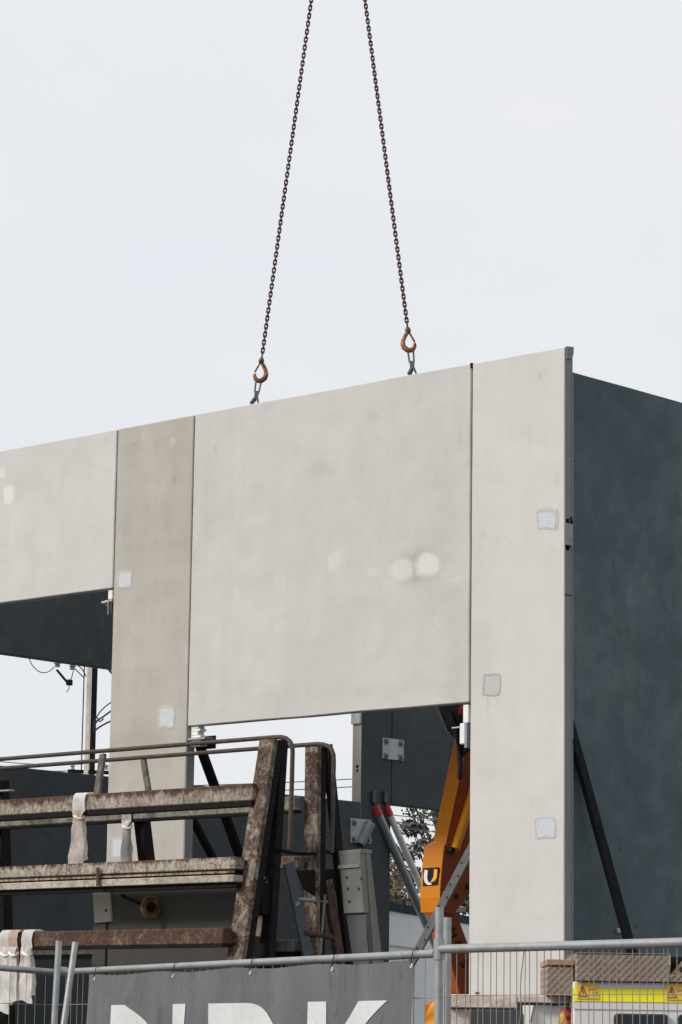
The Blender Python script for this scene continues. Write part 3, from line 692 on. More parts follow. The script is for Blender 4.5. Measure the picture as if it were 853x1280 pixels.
for x in (XE - .05, XE - 1.55, XE - 3.0, XL + .1):
    obj('cross_bearer', box((x - .06, -12.4, .252), (x + .06, -10.7, .38), .006), M['beam_brown'], rack)
# dark strips under the beams stand in for their underside shadow
# tube rails
def rail(pst, label_y, x_left, pts_px):
    y = pst.y; pts = [Vector((x_left, y, pst.z))] + [P(a, b, Y=y) for a, b in pts_px]
    pts[0].z = pts[1].z
    return obj('hand_rail', tube(pts, .0165, 10), M['rail_brown'], rack, True)
rf = rp_(343, 921.5)
rail(rf, 0, XL, [(343, 921.5), (352, 921.3), (358, 923), (362.5, 926.5), (365.5, 932), (366, 940), (365, 980), (362, 1061)])
rr2 = rp_(396, 930)
rail(rr2, 0, XL, [(396, 930), (404, 930.5), (410, 932.5), (414.5, 936.5), (417, 943), (417.5, 952), (415, 1066)])
# stanchions and dark middle leg
def at_y(px, py, y): return P(px, py, Y=y)
obj('stanchion', bar(at_y(129, 943, rf.y + .01), at_y(121.5, 994, q1.y), .055, .03, VX, .003), M['stanchion'], rack)
obj('stanchion', bar(at_y(179.5, 950, rr2.y + .01), at_y(186.5, 992, q2.y), .045, .03, VX, .003), M['stanchion'], rack)
a, b = at_y(176, 1010, q2.y + .05), at_y(190, 1130, q2.y + .12)
obj('rear_leg', bar(a, to_ground(a, b), .10, .09, VX, .005), M['leg_dark'], rack)
a, b = at_y(1, 975, q2.y + .05), at_y(5, 1130, q2.y + .15)
obj('rear_leg', bar(a, to_ground(a, b), .10, .10, VX, .005), M['leg_dark'], rack)
obj('shelf_bracket', bar(at_y(-12, 990, q1.y + .2), at_y(15, 988, q1.y + .1), .05, .012, VY, .002), M['galv'], rack)
obj('stub_post', tube([at_y(3, 988, q1.y + .2), at_y(3, 1004, q1.y + .2)], .022, 8), M['leg_dark'], rack, True)
obj('beam_clip', bar(at_y(122.5, 1084, q3.y - .075), at_y(122.5, 1107, q3.y - .08), .03, .014, VX, .003), M['beam_brown'], rack)
# hand wheel
qc = at_y(187, 1135, q3.y + .22)
hw = obj('hand_wheel', disc(qc, (1, -.12, .1), .088, .03, 24, None, .006), M['brass'], rack)
obj('wheel_hub', disc(qc + Vector((.02, -.02, .005)), (1, -.12, .1), .035, .035, 16, None, .004), M['leg_dark'], hw)
obj('wheel_handle', tube([at_y(153, 1119, q3.y + .2), at_y(175, 1129, q3.y + .2)], .014, 8), M['leg_dark'], hw, True)
# gear between the end legs
obj('latch_box', box((XE - .16, -11.82, 2.47), (XE - .02, -11.70, 2.70), .01), M['leg_dark'], rack)
obj('diagonal_strap', bar(rp_(361, 1078), to_ground(rp_(361, 1078), rp_(384, 1190), 1.8), .02, .10, VX, .004), M['strap_steel'], rack)
obj('brown_strut', bar(rp_(409, 1100), to_ground(rp_(409, 1100), rp_(423, 1190), 1.6), .05, .075, VX, .004), M['beam_brown'], rack)
obj('pale_strut', bar(rp_(405, 1118), to_ground(rp_(405, 1118), rp_(399, 1190), 1.6), .03, .03, VX, .003), M['beam_olive'], rack)
obj('cross_rod', tube([rp_(372, 1124), rp_(417, 1128)], .015, 8), M['galv_dull'], rack, True)
obj('cross_rod', tube([rp_(380, 1166), rp_(424, 1173)], .022, 8), M['beam_brown'], rack, True)
obj('gusset_plate', prism([rp_(372, 1088), rp_(428, 1086), rp_(424, 1112), rp_(398, 1122), rp_(381, 1112)], (-.012, 0, 0)), M['leg_dark'], rack)
obj('lamp_tail', disc(rp_(339, 1100) - VX * .06, (.4, -.8, 0), .022, .02, 12), M['white_pack'], rack)
obj('pivot_pin', disc(rp_(372, 1130) , (.4, -.8, 0), .02, .03, 12), M['galv_dull'], rack)
obj('red_grip', tube([rp_(347, 1126) - VX * .1, rp_(348, 1150) - VX * .1, rp_(344, 1166) - VX * .1], .024, 10, rs=[.014, .024, .02]), M['hi_red'], rack, True)
cv = tube([rp_(337, 1138) - VX * .13, rp_(336, 1150) - VX * .13, rp_(334, 1170) - VX * .13], .05, 12, rs=[.05, .055, .05])
tag(obj('canvas_roll', cv, M['strap_pink'], None, True), 'small pinkish canvas roll hanging between the rusty rack legs', 'canvas roll')
# dark chain draped across the legs
ch = thing('load_chain', 'thin black chain draped over the right end of the rusty rack', 'chain', rp_(395, 1063))
def drape(p0, p1, sag, n): return [p0.lerp(p1, i / n) - VZ * sag * math.sin(PI * i / n) for i in range(n + 1)]
lm2 = mesh_of('chain_link', tube([Vector((.011 * math.cos(a), 0, .015 * math.sin(a))) for a in [2 * PI * k / 10 for k in range(10)]], .0055, 5, closed=True), M['leg_dark'], True)
for (p0, p1, sg_, n) in ((rp_(354, 1062) - VY * .1, rp_(418, 1067) - VY * .1, .02, 26), (rp_(418, 1066) - VY * .08, rp_(455, 1060) + VY * .1, .025, 18), (rp_(357, 1086) - VY * .1, rp_(334, 1103) - VY * .16, .05, 14)):
    pts = drape(p0, p1, sg_, n)
    for i in range(n):
        d = (pts[i + 1] - pts[i]).normalized(); x = d.orthogonal().normalized(); y = d.cross(x)
        if i % 2: x, y = y, -x
        m4 = Matrix((x, y, d)).transposed().to_4x4(); m4.translation = pts[i]
        inst('chain_link', lm2, ch, m4)
# slab standing in the rack
ys = q3.y + .30
xa, xb = at_y(135, 1130, ys).x, XE - .25
slab = thing('stored_panel', 'grey concrete panel standing on edge inside the rusty rack', 'concrete panel', ((xa + xb) / 2, ys + .05, .382))
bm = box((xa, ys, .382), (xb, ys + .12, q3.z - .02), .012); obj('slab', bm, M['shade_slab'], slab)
b0 = at_y(116, 1156, ys - .02); b1_ = at_y(138, 1108, ys - .02)
shoe = prism([at_y(115, 1108, ys - .02), at_y(136, 1108, ys - .02), at_y(139, 1152, ys - .02), at_y(118, 1154, ys - .02)], (0, .13, 0), .004)
o = obj('end_shoe', shoe, M['end_beige'], slab)
for (a, b) in ((129.5, 1111), (133, 1138)): obj('shoe_hole', disc(at_y(a, b, ys - .021), (0, -1, 0), .012, .004, 10), M['black'], o)
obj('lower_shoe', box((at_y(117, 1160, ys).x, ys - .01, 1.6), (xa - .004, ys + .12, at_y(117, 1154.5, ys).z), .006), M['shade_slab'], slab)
# grey steel counterweight at the rack's right end
yw = q3.y + .70
cw = thing('steel_stop_block', 'grey bolted steel block standing at the right end of the rusty rack', 'steel block', at_y(445, 1300, yw))
fr = lambda px, py: P(px, py, Y=yw)
obj('upper_face', prism([fr(424, 1070), fr(450, 1066), fr(455, 1141), fr(430, 1142)], (0, .06, 0), .004), M['block_a'], cw)
k0, k1 = fr(430, 1142), fr(437, 1190); k2, k3 = fr(455, 1141), fr(458.5, 1190)
g0, g1 = to_ground(k0, k1, 0), to_ground(k2, k3, 0)
obj('lower_face', prism([k0 + VY * .02 - VZ * .004, k2 + VY * .02 - VZ * .004, g1 + VY * .02, g0 + VY * .02], (0, .05, 0), .004), M['block_b'], cw)
s0, s1, s2, s3 = fr(450.5, 1066), P(456, 1064, X=fr(450, 1066).x), P(470, 1188, X=fr(455, 1141).x), fr(458.5, 1190)
obj('side_web', prism([s0 + VY * .062, s1 + VY * .06, to_ground(s1, s2, 0) + VY * .06, g1 + VY * .072], (-.015, 0, 0), .002), M['block_a'], cw)
obj('top_cap', prism([fr(423, 1064), fr(451, 1061), fr(451, 1066.5), fr(424, 1070)], (0, .12, 0), .002), M['block_a'], cw)
obj('fold_lip', prism([fr(424, 1082), fr(450, 1080), fr(450.5, 1084), fr(424.5, 1086)], (0, -.012, 0)), M['galv_dull'], cw)
for (a, b) in ((434, 1097), (437, 1127), (435.5, 1111), (452, 1098), (449, 1111)):
    obj('bolt_hole', disc(fr(a, b) + VY * .001, (0, -1, 0), .011, .003, 10), M['black'], cw)

# webbing straps
def strap(name, label, x, yb, zb_, h, dpt, w, tail, mats, seed, group=None, spread=1.25, neck=.55):
    """band round a beam, choked into a neck, with a crumpled double tail"""
    t = thing(name, label, 'strap', (x, yb, zb_ - tail), group); rnd = random.Random(seed)
    e_ = .008
    loop = [(-dpt / 2 - e_, -h / 2 - .01), (-dpt / 2 - e_ - .012, 0), (-dpt / 2 - e_ - .004, h / 2 - .01), (-dpt / 2 + .01, h / 2 + e_ + .004), (0, h / 2 + e_ + .008), (dpt / 2, h / 2 + e_), (dpt / 2 + e_, h / 2 - .02), (dpt / 2 + e_, -h / 2)]
    bm = bmesh.new(); rows = []
    for (y, z) in loop:
        rows.append([bm.verts.new((x + w * (k / 6 - .5) + .003 * math.sin(z * 30 + k), yb + y - .004 * math.sin(k * 1.1), zb_ + z)) for k in range(7)])
    for i in range(len(rows) - 1):
        for k in range(6): bm.faces.new((rows[i][k], rows[i][k + 1], rows[i + 1][k + 1], rows[i + 1][k]))
    bmesh.ops.solidify(bm, geom=bm.faces[:], thickness=.006)
    obj('loop', bm, M[mats[0]], t, True)
    # neck and tails
    for j, (dy, wk, ln, mt) in enumerate(((-.02, 1.0, tail, mats[1]), (.015, .8, tail * .86, mats[0]))):
        bm = bmesh.new(); rows = []; n = 26; kx = 15
        for i in range(n + 1):
            s = i / n; z = zb_ - h / 2 + .005 - s * ln
            ww = w * (neck + (1 - neck) * max(0, 1 - s / .14)) if s < .14 else w * (neck + (spread - neck) * min(1, ((s - .14) / .62)) ** .8)
            ww *= wk
            row = []
            for k in range(kx + 1):
                u = k / kx - .5
                fold = .006 * math.sin(u * 8 + seed + j) * min(1, s * 4) + .009 * noise.noise(Vector((u * 2.2, s * 4.5, seed + j * 9))) * 2
                xx = x + u * ww + .0 + .02 * (j - .4) * s + .004 * noise.noise(Vector((s * 7, seed, j + u)))
                zz = z + (.012 * math.sin(u * 5 + j + seed) if i == n else 0)
                row.append(bm.verts.new((xx, yb - dpt / 2 + dy + fold + .003 * math.sin(s * 9 + seed), zz)))
            rows.append(row)
        for i in range(n):
            for k in range(kx): bm.faces.new((rows[i][k], rows[i][k + 1], rows[i + 1][k + 1], rows[i + 1][k]))
        bmesh.ops.solidify(bm, geom=bm.faces[:], thickness=.007)
        obj('tail', bm, M[mt], t, True)
    obj('choke', tube([Vector((x + w * .34 * math.cos(a), yb - dpt / 2 + .03 * math.sin(a) - .005, zb_ - h / 2 - .05 + .012 * math.sin(a * 2))) for a in [2 * PI * k / 14 for k in range(14)]], .010, 8, closed=True), M[mats[1]], t, True)
xs_ = lambda px, y, py: P(px, py, Y=y).x
strap('webbing_strap', 'dirty white webbing strap choked round the top beam left of the column panel', xs_(107, q1.y, 1000), q1.y, q1.z, .125, .10, .135, .42, ('strap', 'strap_dirty'), 3, spread=1.15, neck=.6)
strap('webbing_strap', 'narrow white strap twisted round the rear beam in front of the column panel', xs_(165, q2.y, 1020), q2.y, q2.z, .12, .08, .105, .42, ('strap_dirty', 'strap'), 8, spread=.85, neck=.45)
strap('webbing_strap', 'white strap on the lowest beam, leftmost of the bunch of three', xs_(14, q5.y, 1180), q5.y, q5.z, .118, .10, .118, .48, ('strap', 'strap'), 2, 'straps bunched on the lowest beam', 1.45, .75)
strap('webbing_strap', 'pinkish strap in the middle of the bunch of three on the lowest beam', xs_(27, q5.y, 1180), q5.y - .01, q5.z, .118, .12, .105, .40, ('strap_pink', 'strap'), 5, 'straps bunched on the lowest beam', 1.35, .75)
strap('webbing_strap', 'white strap on the lowest beam, rightmost of the bunch of three', xs_(42, q5.y, 1180), q5.y, q5.z, .118, .10, .118, .40, ('strap', 'strap'), 9, 'straps bunched on the lowest beam', 1.4, .75)

# ------------------------------------------------------------------ temporary fence
FZ = 2.05; FR = .021
pA, pB = P(545, 1192, Z=FZ), P(75, 1215, Z=FZ); pC = P(853, 1178, Z=FZ)
pB = Vector((pB.x, pB.y, FZ)); dL = (pB - pA); dL.z = 0; dR = (pC - P(549, 1186.5, Z=FZ)); dR.z = 0; dR.normalize()
def fence_panel(name, label, a, b, ext_a=.0, ext_b=.0, spacing=.05, zoff=0, dz=0, group='temporary mesh fences', posts=(True, True)):
    a, b = Vector((a.x, a.y, 0)), Vector((b.x, b.y, 0)); d = (b - a).normalized(); L = (b - a).length
    t = thing(name, label, 'fence', a, group)
    zt = FZ + zoff
    obj('top_rail', tube([a + VZ * zt, b + VZ * (zt + dz)], FR, 14), M['galv'], t, True)
    obj('bottom_rail', tube([a + VZ * .12, b + VZ * .12], FR, 12), M['galv'], t, True)
    if posts[0]: obj('post', tube([a + VZ * .02, a + VZ * (zt + ext_a)], FR, 14), M['galv'], t, True)
    if posts[1]: obj('post', tube([b + VZ * .02, b + VZ * (zt + ext_b)], FR, 14), M['galv'], t, True)
    n = int(L / spacing)
    wm = bpy.data.meshes.get('wire_mesh_v') or mesh_of('wire_mesh_v', tube([Vector((0, 0, .12)), Vector((0, 0, .7)), Vector((0, 0, 1.3)), Vector((0, 0, FZ))], .0022, 5), M['wire'])
    rnd = random.Random(int(L * 100))
    for i in range(1, n):
        p = a + d * (L * i / n) + d * rnd.uniform(-.004, .004)
        m4 = Matrix.Translation(p) @ Matrix.Rotation(rnd.uniform(-.006, .006), 4, d.cross(VZ))
        inst('wire', wm, t, m4)
    z = zt - .22; 
    while z > .2:
        obj('cross_wire', tube([a + VZ * z + d * 0, b + VZ * z], .0022, 5), M['wire'], t); z -= .30
    return t, d, L
R0 = P(549, 1186.5, Z=FZ)
fr_t, dR_, LR = fence_panel('mesh_fence', 'right mesh fence with grey tube frame in front of the white cabinet', R0, R0 + dR * 3.5, .20, .1)
# one loose wire bent out of line
kp = on_line = R0 + dR * .62
obj('bent_wire', tube([kp + VZ * (z - FZ) + dR * (.02 * math.sin(z * 7) + .01 * math.sin(z * 19)) + Vector((0, 0, 0)) for z in [.3 + k * .06 for k in range(30)]], .0025, 5), M['wire'], fr_t, True)
bl_t, dB, LB_ = fence_panel('mesh_fence', 'middle mesh fence panel carrying the grey banner', pB, pA, .0, .0, .125, posts=(False, False))
cp = pA + (R0 - pA).normalized() * .02
obj('post', tube([P(559, 1188, D=14.95).xy.to_3d() + VZ * .02, P(559, 1188, D=14.95).xy.to_3d() + VZ * 2.23], FR, 14), M['galv'], bl_t, True)
# braces crossing at the left joint
a0, a1 = P(74, 1176, D=18.0), P(68, 1280, D=17.9)
obj('post', tube([a0, to_ground(a0, a1, .02)], FR * .93, 14), M['galv'], bl_t, True)
a0, a1 = P(94.5, 1178, D=18.25), P(80, 1280, D=18.1)
obj('stay_brace', tube([a0, to_ground(a0, a1, .02)], FR * .93, 14), M['galv'], bl_t, True)
pL0, pL1 = P(0, 1210, D=20.0), P(66, 1215, Z=FZ)
dl = (pL0 - pL1); kz = dl.z / dl.xy.length; dl.z = 0; dl.normalize()
fence_panel('mesh_fence', 'left edge mesh fence in front of the bunched straps', pL1 + dl * (-.02), pL1 + dl * 3.4, 0, 0, .08, posts=(False, True), dz=kz * 3.4)
o = obj('rail_coupler', tube([P(73, 1214, D=18.0), P(84, 1214.5, D=18.0)], .027, 12), M['galv'], bl_t, True)
obj('rail_coupler', tube([R0 - VZ * .05, R0 + VZ * .05], .027, 12), M['galv'], fr_t, True)
# concrete feet
for p in (R0, pB):
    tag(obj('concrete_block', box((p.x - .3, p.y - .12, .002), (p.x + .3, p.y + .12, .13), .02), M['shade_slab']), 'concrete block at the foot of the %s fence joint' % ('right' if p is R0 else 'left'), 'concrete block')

# banner hung on the fence
def on_rail(px):
    lo, hi = 0.0, 1.0
    for _ in range(40):
        m_ = (lo + hi) / 2; p = pB.lerp(pA, m_) - CAM
        x = CX + F_PX * (p.x * RX[0] + p.y * RY[0] + p.z * RZ[0]) / (p.x * RX[2] + p.y * RY[2] + p.z * RZ[2])
        if x < px: lo = m_
        else: hi = m_
    return pB.lerp(pA, lo)
bn, be = on_rail(118), on_rail(525)
dB2 = (be - bn); dB2.z = 0; LBn = dB2.length; dB2.normalize(); nB = Vector((dB2.y, -dB2.x, 0))
if nB.dot(CAM - bn) < 0: nB = -nB
bz = FZ - .028; orig = Vector((bn.x, bn.y, 0)) + nB * .032
banner = thing('banner', 'grey mesh banner with white letters tied to the fence rail', 'banner', orig + dB2 * LBn / 2 + VZ * .8)
def wave(u, z):
    s = (bz - z)
    return (.014 * math.sin(u * 4.1 + 1.2 * s) + .009 * math.sin(u * 9.7 + 2.5 * s + 1)) * min(1, .25 + s * 2.2) + .012 * noise.noise(Vector((u * 2.2, s * 2.0, 4.2))) * min(1, s * 3)
bm = bmesh.new(); nu, nvv = 150, 40; rows = []
for j in range(nvv + 1):
    rows.append([])
    for i in range(nu + 1):
        u = LBn * i / nu; s = j / nvv; z = bz - s * 1.15
        dip = .012 * math.sin(u * PI / (LBn / 4)) ** 2 if j == 0 else .012 * math.sin(u * PI / (LBn / 4)) ** 2 * (1 - s)
        rows[-1].append(bm.verts.new(orig + dB2 * (u + .01 * math.sin(s * 9) * (1 if i in (0, nu) else 0)) + VZ * (z - dip) + nB * wave(u, z)))
for j in range(nvv):
    for i in range(nu): bm.faces.new((rows[j][i], rows[j + 1][i], rows[j + 1][i + 1], rows[j][i + 1]))
obj('fabric', bm, M['banner'], banner, True)
def u_of(px, py=1262):
    c = Vector(((px - CX) / F_PX, (py - CY) / F_PX, 1.0)); d = Vector((RX.dot(c), RY.dot(c), RZ.dot(c)))
    t = (orig - CAM).dot(nB) / d.dot(nB); p = CAM + d * t
    return (p - orig).dot(dB2), p.z
def letter(name, polys):
    bm = bmesh.new()
    for poly in polys:
        fv = [bm.verts.new((u, 0, z)) for u, z in poly]; bm.faces.new(fv)
    us = [v.co.x for v in bm.verts]; zs = [v.co.z for v in bm.verts]
    u = min(us)
    while u < max(us):
        bmesh.ops.bisect_plane(bm, geom=bm.verts[:] + bm.edges[:] + bm.faces[:], plane_co=(u, 0, 0), plane_no=(1, 0, 0)); u += .03
    z = min(zs)
    while z < max(zs):
        bmesh.ops.bisect_plane(bm, geom=bm.verts[:] + bm.edges[:] + bm.faces[:], plane_co=(0, 0, z), plane_no=(0, 0, 1)); z += .06
    for v in bm.verts:
        u, z = v.co.x, v.co.z
        v.co = orig + dB2 * u + VZ * (z - .006) + nB * (wave(u, z) + .004)
    obj(name, bm, M['letter'], banner, True)
n0, zN = u_of(141, 1260); n1, _ = u_of(235); d0, zD = u_of(262, 1253.5); d1, _ = u_of(358); k0_, zK = u_of(386, 1249); k1_, _ = u_of(487)
HH = .62; sw = (u_of(409)[0] - u_of(386)[0])
zt_ = (zN + zD + zK) / 3 + .006; zb0 = zt_ - HH
u_l, u_r = n0, n1
letter('letter_N', [[(u_l, zb0), (u_l + sw, zb0), (u_l + sw, zt_ - .22), (u_l + sw * 1.15, zt_), (u_l, zt_)][:0] or [(u_l, zb0), (u_l + sw, zb0), (u_l + sw, zt_ - sw * 1.4), (u_r - sw, zb0), (u_r, zb0), (u_r, zt_), (u_r - sw, zt_), (u_r - sw, zb0 + sw * 1.4), (u_l + sw, zt_), (u_l, zt_)]])
# D
cxr = d1 - HH / 2
ro, ri_ = HH / 2, HH / 2 - sw
out = []; inn = []
xm = d1 - (d1 - d0) * .52
rxo = d1 - xm; rxi = rxo - sw * .95
left_top = [[(d0, zb0), (d0 + sw, zb0), (d0 + sw, zt_), (d0, zt_)]]
segs = []
zc = (zb0 + zt_) / 2; sh = sw * .82
segs.append([(d0 + sw, zt_ - sh), (xm, zt_ - sh), (xm, zt_), (d0 + sw, zt_)]); segs.append([(d0 + sw, zb0), (xm, zb0), (xm, zb0 + sh), (d0 + sw, zb0 + sh)])
NSEG = 20
for i in range(NSEG):
    a, b = -PI / 2 + PI * i / NSEG, -PI / 2 + PI * (i + 1) / NSEG
    segs.append([(xm + rxi * math.cos(a), zc + (HH / 2 - sh) * math.sin(a)), (xm + rxo * math.cos(a), zc + HH / 2 * math.sin(a)), (xm + rxo * math.cos(b), zc + HH / 2 * math.sin(b)), (xm + rxi * math.cos(b), zc + (HH / 2 - sh) * math.sin(b))])
letter('letter_D', left_top + segs)
kd = (k1_ - k0_)
letter('letter_K', [[(k0_, zb0), (k0_ + sw, zb0), (k0_ + sw, zt_), (k0_, zt_)],
    [(k0_ + sw + .0, zc - .10), (k0_ + sw, zc - .10 + .16), (k1_ - sw * 1.6, zt_), (k1_, zt_), (k0_ + sw + .16, zc + .02)],
    [(k0_ + sw + .10, zc + .0), (k0_ + sw + .22, zc + .08), (k1_ + .02, zb0), (k1_ - sw * 1.5, zb0)]])
# eyelets and zip ties
for px in (120, 217, 313, 416, 523):
    u, _ = u_of(px, 1206); u = min(max(u, .02), LBn - .02); p = orig + dB2 * u + VZ * (bz - .03) + nB * (wave(u, bz - .03) + .003)
    vb = VZ.cross(nB)
    obj('eyelet', tube([p + (vb * math.cos(a) + VZ * math.sin(a)) * .009 for a in [2 * PI * k / 12 for k in range(12)]], .004, 6, closed=True), M['white_pack'], banner, True)
    rc = Vector((p.x, p.y, FZ)) - nB * .03
    obj('cable_tie', tube([p - VZ * .004, p + VZ * .012 + nB * .006, rc + nB * .026 - VZ * .006, rc + nB * .02 + VZ * .018, rc + VZ * .027, rc - nB * .02 + VZ * .018, rc - nB * .026, rc - VZ * .02 - nB * .012, p - nB * .008], .003, 6), M['black'], banner, True)

# ------------------------------------------------------------------ orange boom machine inside the building
YB = 2.1
boom = thing('boom_machine', 'orange lifting machine with a U logo on its folded boom, behind the corner column', 'boom lift', (P(570, 1200, Y=YB).x, YB + .4, 0))
XB = P(553, 1100, Y=YB).x                    # +X face of the boom head
def yb(px, py): return P(px, py, X=XB)
WB = XB - P(528, 1100, Y=YB).x               # width of the head
# boom head: profile in the Y-Z plane, extruded across
prof = [yb(556, 1056), yb(553.5, 1078), yb(551.5, 1100), yb(550.5, 1122), yb(551.5, 1140), yb(568, 1143), yb(592, 1112), yb(600, 1050), yb(600, 1000), yb(579, 1018), yb(566, 1050)]
o = obj('boom_head', prism(prof, (-WB, 0, 0), .012), M['orange_shaded'], boom)
fp = [yb(556, 1056), yb(553.5, 1078), yb(551.5, 1100), yb(550.5, 1122), yb(551.5, 1140)]
bm = bmesh.new(); prev = None
for p in fp:
    r = [bm.verts.new(p + VX * -.004 + VY * -.004), bm.verts.new(p + VX * (-WB + .002) + VY * -.004)]
    if prev: bm.faces.new((prev[0], prev[1], r[1], r[0]))
    prev = r
bmesh.ops.solidify(bm, geom=bm.faces[:], thickness=-.012); bmesh.ops.recalc_face_normals(bm, faces=bm.faces)
obj('lit_face_plate', bm, M['orange'], boom)  # added plate carries the lit orange of the head's front face
# logo
yl = yb(552.3, 1093).y - .022
def lp(px, py, dy=0): return P(px, py, Y=yl + dy)
logo = obj('logo_sticker', prism([lp(529, 1085.2), lp(548.5, 1084), lp(548, 1106.5), lp(528.8, 1108.2)], (0, .012, 0)), M['logo_dark'], boom)
def ribbon(pts, ws, mat, nm):
    pts = [Vector(p) for p in pts]; le, ri = [], []
    for i, p in enumerate(pts):
        d = (pts[min(i + 1, len(pts) - 1)] - pts[max(i - 1, 0)]).normalized(); n = Vector((-d.y, d.x)) * ws[i] / 2
        le.append(lp(p.x + n.x, p.y + n.y, -.006)); ri.append(lp(p.x - n.x, p.y - n.y, -.006))
    bm = prism(le + ri[::-1], (0, .005, 0))
    obj(nm, bm, M[mat], logo)
ribbon([(533, 1087.5, 0), (532.2, 1093, 0), (532, 1098, 0), (533, 1102, 0), (535.5, 1104.6, 0), (539.5, 1105, 0)], [4.2, 4.2, 4.2, 4.2, 3.6, 1.6], 'logo_white', 'letter_stroke')
ribbon([(544.8, 1086.5, 0), (544.6, 1092, 0), (544, 1096.5, 0), (542, 1100, 0), (538.8, 1102.6, 0)], [4.2, 4.2, 4.2, 3.6, 1.0], 'orange', 'letter_stroke')
# upper boom: sides coloured in shaded orange, lit orange on an added front plate
u0, u1 = yb(557, 1058), yb(607, 884 - 20)
du = (u1 - u0)
prof = [yb(557, 1058), yb(589.5, 905), yb(604, 840), yb(625, 840), yb(600, 930), yb(575, 1040), yb(566, 1058)]
WU = XB - P(541, 1056, Y=yb(557, 1058).y).x
o = obj('upper_boom', prism([p + VX * -.01 for p in prof], (-WU, 0, 0), .01), M['orange_shaded'], boom)
bm = bmesh.new(); prev = None
for p in (yb(557, 1058), yb(589.5, 905), yb(604, 840)):
    r_ = [bm.verts.new(p + VX * .0 - VY * .004), bm.verts.new(p + VX * (-WU - .01) - VY * .004)]
    if prev: bm.faces.new((prev[0], prev[1], r_[1], r_[0]))
    prev = r_
bmesh.ops.solidify(bm, geom=bm.faces[:], thickness=-.014); bmesh.ops.recalc_face_normals(bm, faces=bm.faces)
obj('lit_face_plate', bm, M['orange'], boom)
obj('cylinder', tube([yb(566, 1062) + VX * .04, yb(584, 1005) + VX * .04, yb(600, 955) + VX * .04], .062, 16), M['orange'], boom, True)
obj('cylinder_rod', tube([yb(600, 955) + VX * .04, yb(612, 915) + VX * .04], .035, 12), M['galv'], boom, True)
obj('cylinder_pin', disc(yb(562, 1063) + VX * .0, (1, 0, 0), .045, .06, 14, None, .006), M['black'], boom)
for (a, b, r) in ((555, 1117, .045), (584, 1108, .04), (570, 1120, .035)): obj('pivot_pin', disc(yb(a, b), (1, 0, 0), r, .035, 14, None, .005), M['black'], boom)
# lower arm
prof = [yb(551, 1138), yb(572, 1136), yb(580, 1158), yb(600, 1212), yb(613, 1262), yb(588, 1262), yb(577, 1240), yb(564, 1195)]
arm = obj('lower_arm', prism([p - VX * .03 for p in prof], (-.22, 0, 0), .012), M['orange_shaded'], boom)
def arm_txt(ch_, c, d, size):
    """block letters on the arm's side, running down along d"""
    S_ = {'H': [((0, 0), (0, 1)), ((1, 0), (1, 1)), ((0, .5), (1, .5))], 'A': [((0, 0), (.5, 1)), ((1, 0), (.5, 1)), ((.22, .4), (.78, .4))],
          'S': [((1, .85), (.5, 1)), ((.5, 1), (.05, .78)), ((.05, .78), (.95, .3)), ((.95, .3), (.5, 0)), ((.5, 0), (0, .15))]}
    upv = VX.cross(d).normalized() * size
    if upv.y < 0: upv = -upv
    bm = bmesh.new()
    for (a, b) in S_[ch_]:
        p0 = c + d * size * .75 * a[0] + upv * a[1]; p1 = c + d * size * .75 * b[0] + upv * b[1]
        bar(p0 - VX * .0, p1, .002, size * .24, VX, 0, bm)
    obj('letter_' + ch_, bm, M['print'], arm)
dd = (yb(588, 1240) - yb(566, 1160)).normalized()
for ch_, (a, b) in zip('HAS', ((565, 1164), (571, 1178), (578, 1203))): arm_txt(ch_, yb(a, b) - VX * .027, dd, .12)
obj('engine_cover', prism([P(527, 1300, Y=YB - .6), P(530, 1270, Y=YB - .6), P(536, 1256, Y=YB - .6), P(545, 1249, Y=YB - .6), P(553, 1250, Y=YB - .6), P(553, 1300, Y=YB - .6)], (0, .5, 0), .03), M['orange'], boom)
obj('cover_slot', prism([P(540, 1300, Y=YB - .61), P(545, 1272, Y=YB - .61), P(553, 1262, Y=YB - .61), P(553, 1300, Y=YB - .61)], (0, -.01, 0)), M['black'], boom)
obj('red_knob', disc(P(549, 1253, Y=YB - .62), (0, -1, 0), .045, .05, 12, None, .01), M['red'], boom)
bz_ = P(590, 1262, Y=YB).z
obj('chassis', box((XB - 1.2, YB - .3, .35), (XB + .5, YB + 2.6, .95), .05, 2), M['orange_shaded'], boom)
obj('turret', box((XB - .6, YB + .35, .96), (XB + .05, YB + 1.6, bz_ + .1), .04, 2), M['orange_shaded'], boom)
for sx in (-1.25, .3):
    for sy in (.1, 2.0):
        wh = obj('wheel', disc((XB + sx, YB + sy, .40), (1, 0, 0), .40, .26, 28, None, .03), M['black'], boom)
        obj('rim', disc((XB + sx - .01, YB + sy, .40), (1, 0, 0), .2, .28, 20, None, .01), M['orange'], wh)
# dark platform frame at the boom's top
YK = YB + .2
kb = lambda px, py: P(px, py, Y=YK)
obj('jib_guard', prism([kb(545, 872), kb(576, 872), kb(579, 905), kb(573, 926), kb(561, 917), kb(551, 893)], (0, .12, 0), .006), M['black'], boom)
obj('guard_edge', tube([kb(545.5, 884) - VY * .01, kb(559.5, 914) - VY * .01, kb(564, 917) - VY * .01], .009, 8), M['galv_dull'], boom, True)
obj('hose', tube([kb(563, 890) - VY * .03, kb(571, 908) - VY * .03, kb(574, 925) - VY * .03, kb(578, 950) - VY * .02, kb(576, 975) - VY * .02], .028, 10), M['black'], boom, True)
obj('hose', tube([kb(573, 925), kb(572, 940) , kb(573.5, 955), kb(572.5, 972)], .018, 8), M['orange_shaded'], boom, True)
obj('jib_link', prism([kb(568, 870), kb(592, 870), kb(590, 893), kb(580, 893)], (0, .1, 0), .006), M['orange_shaded'], boom)
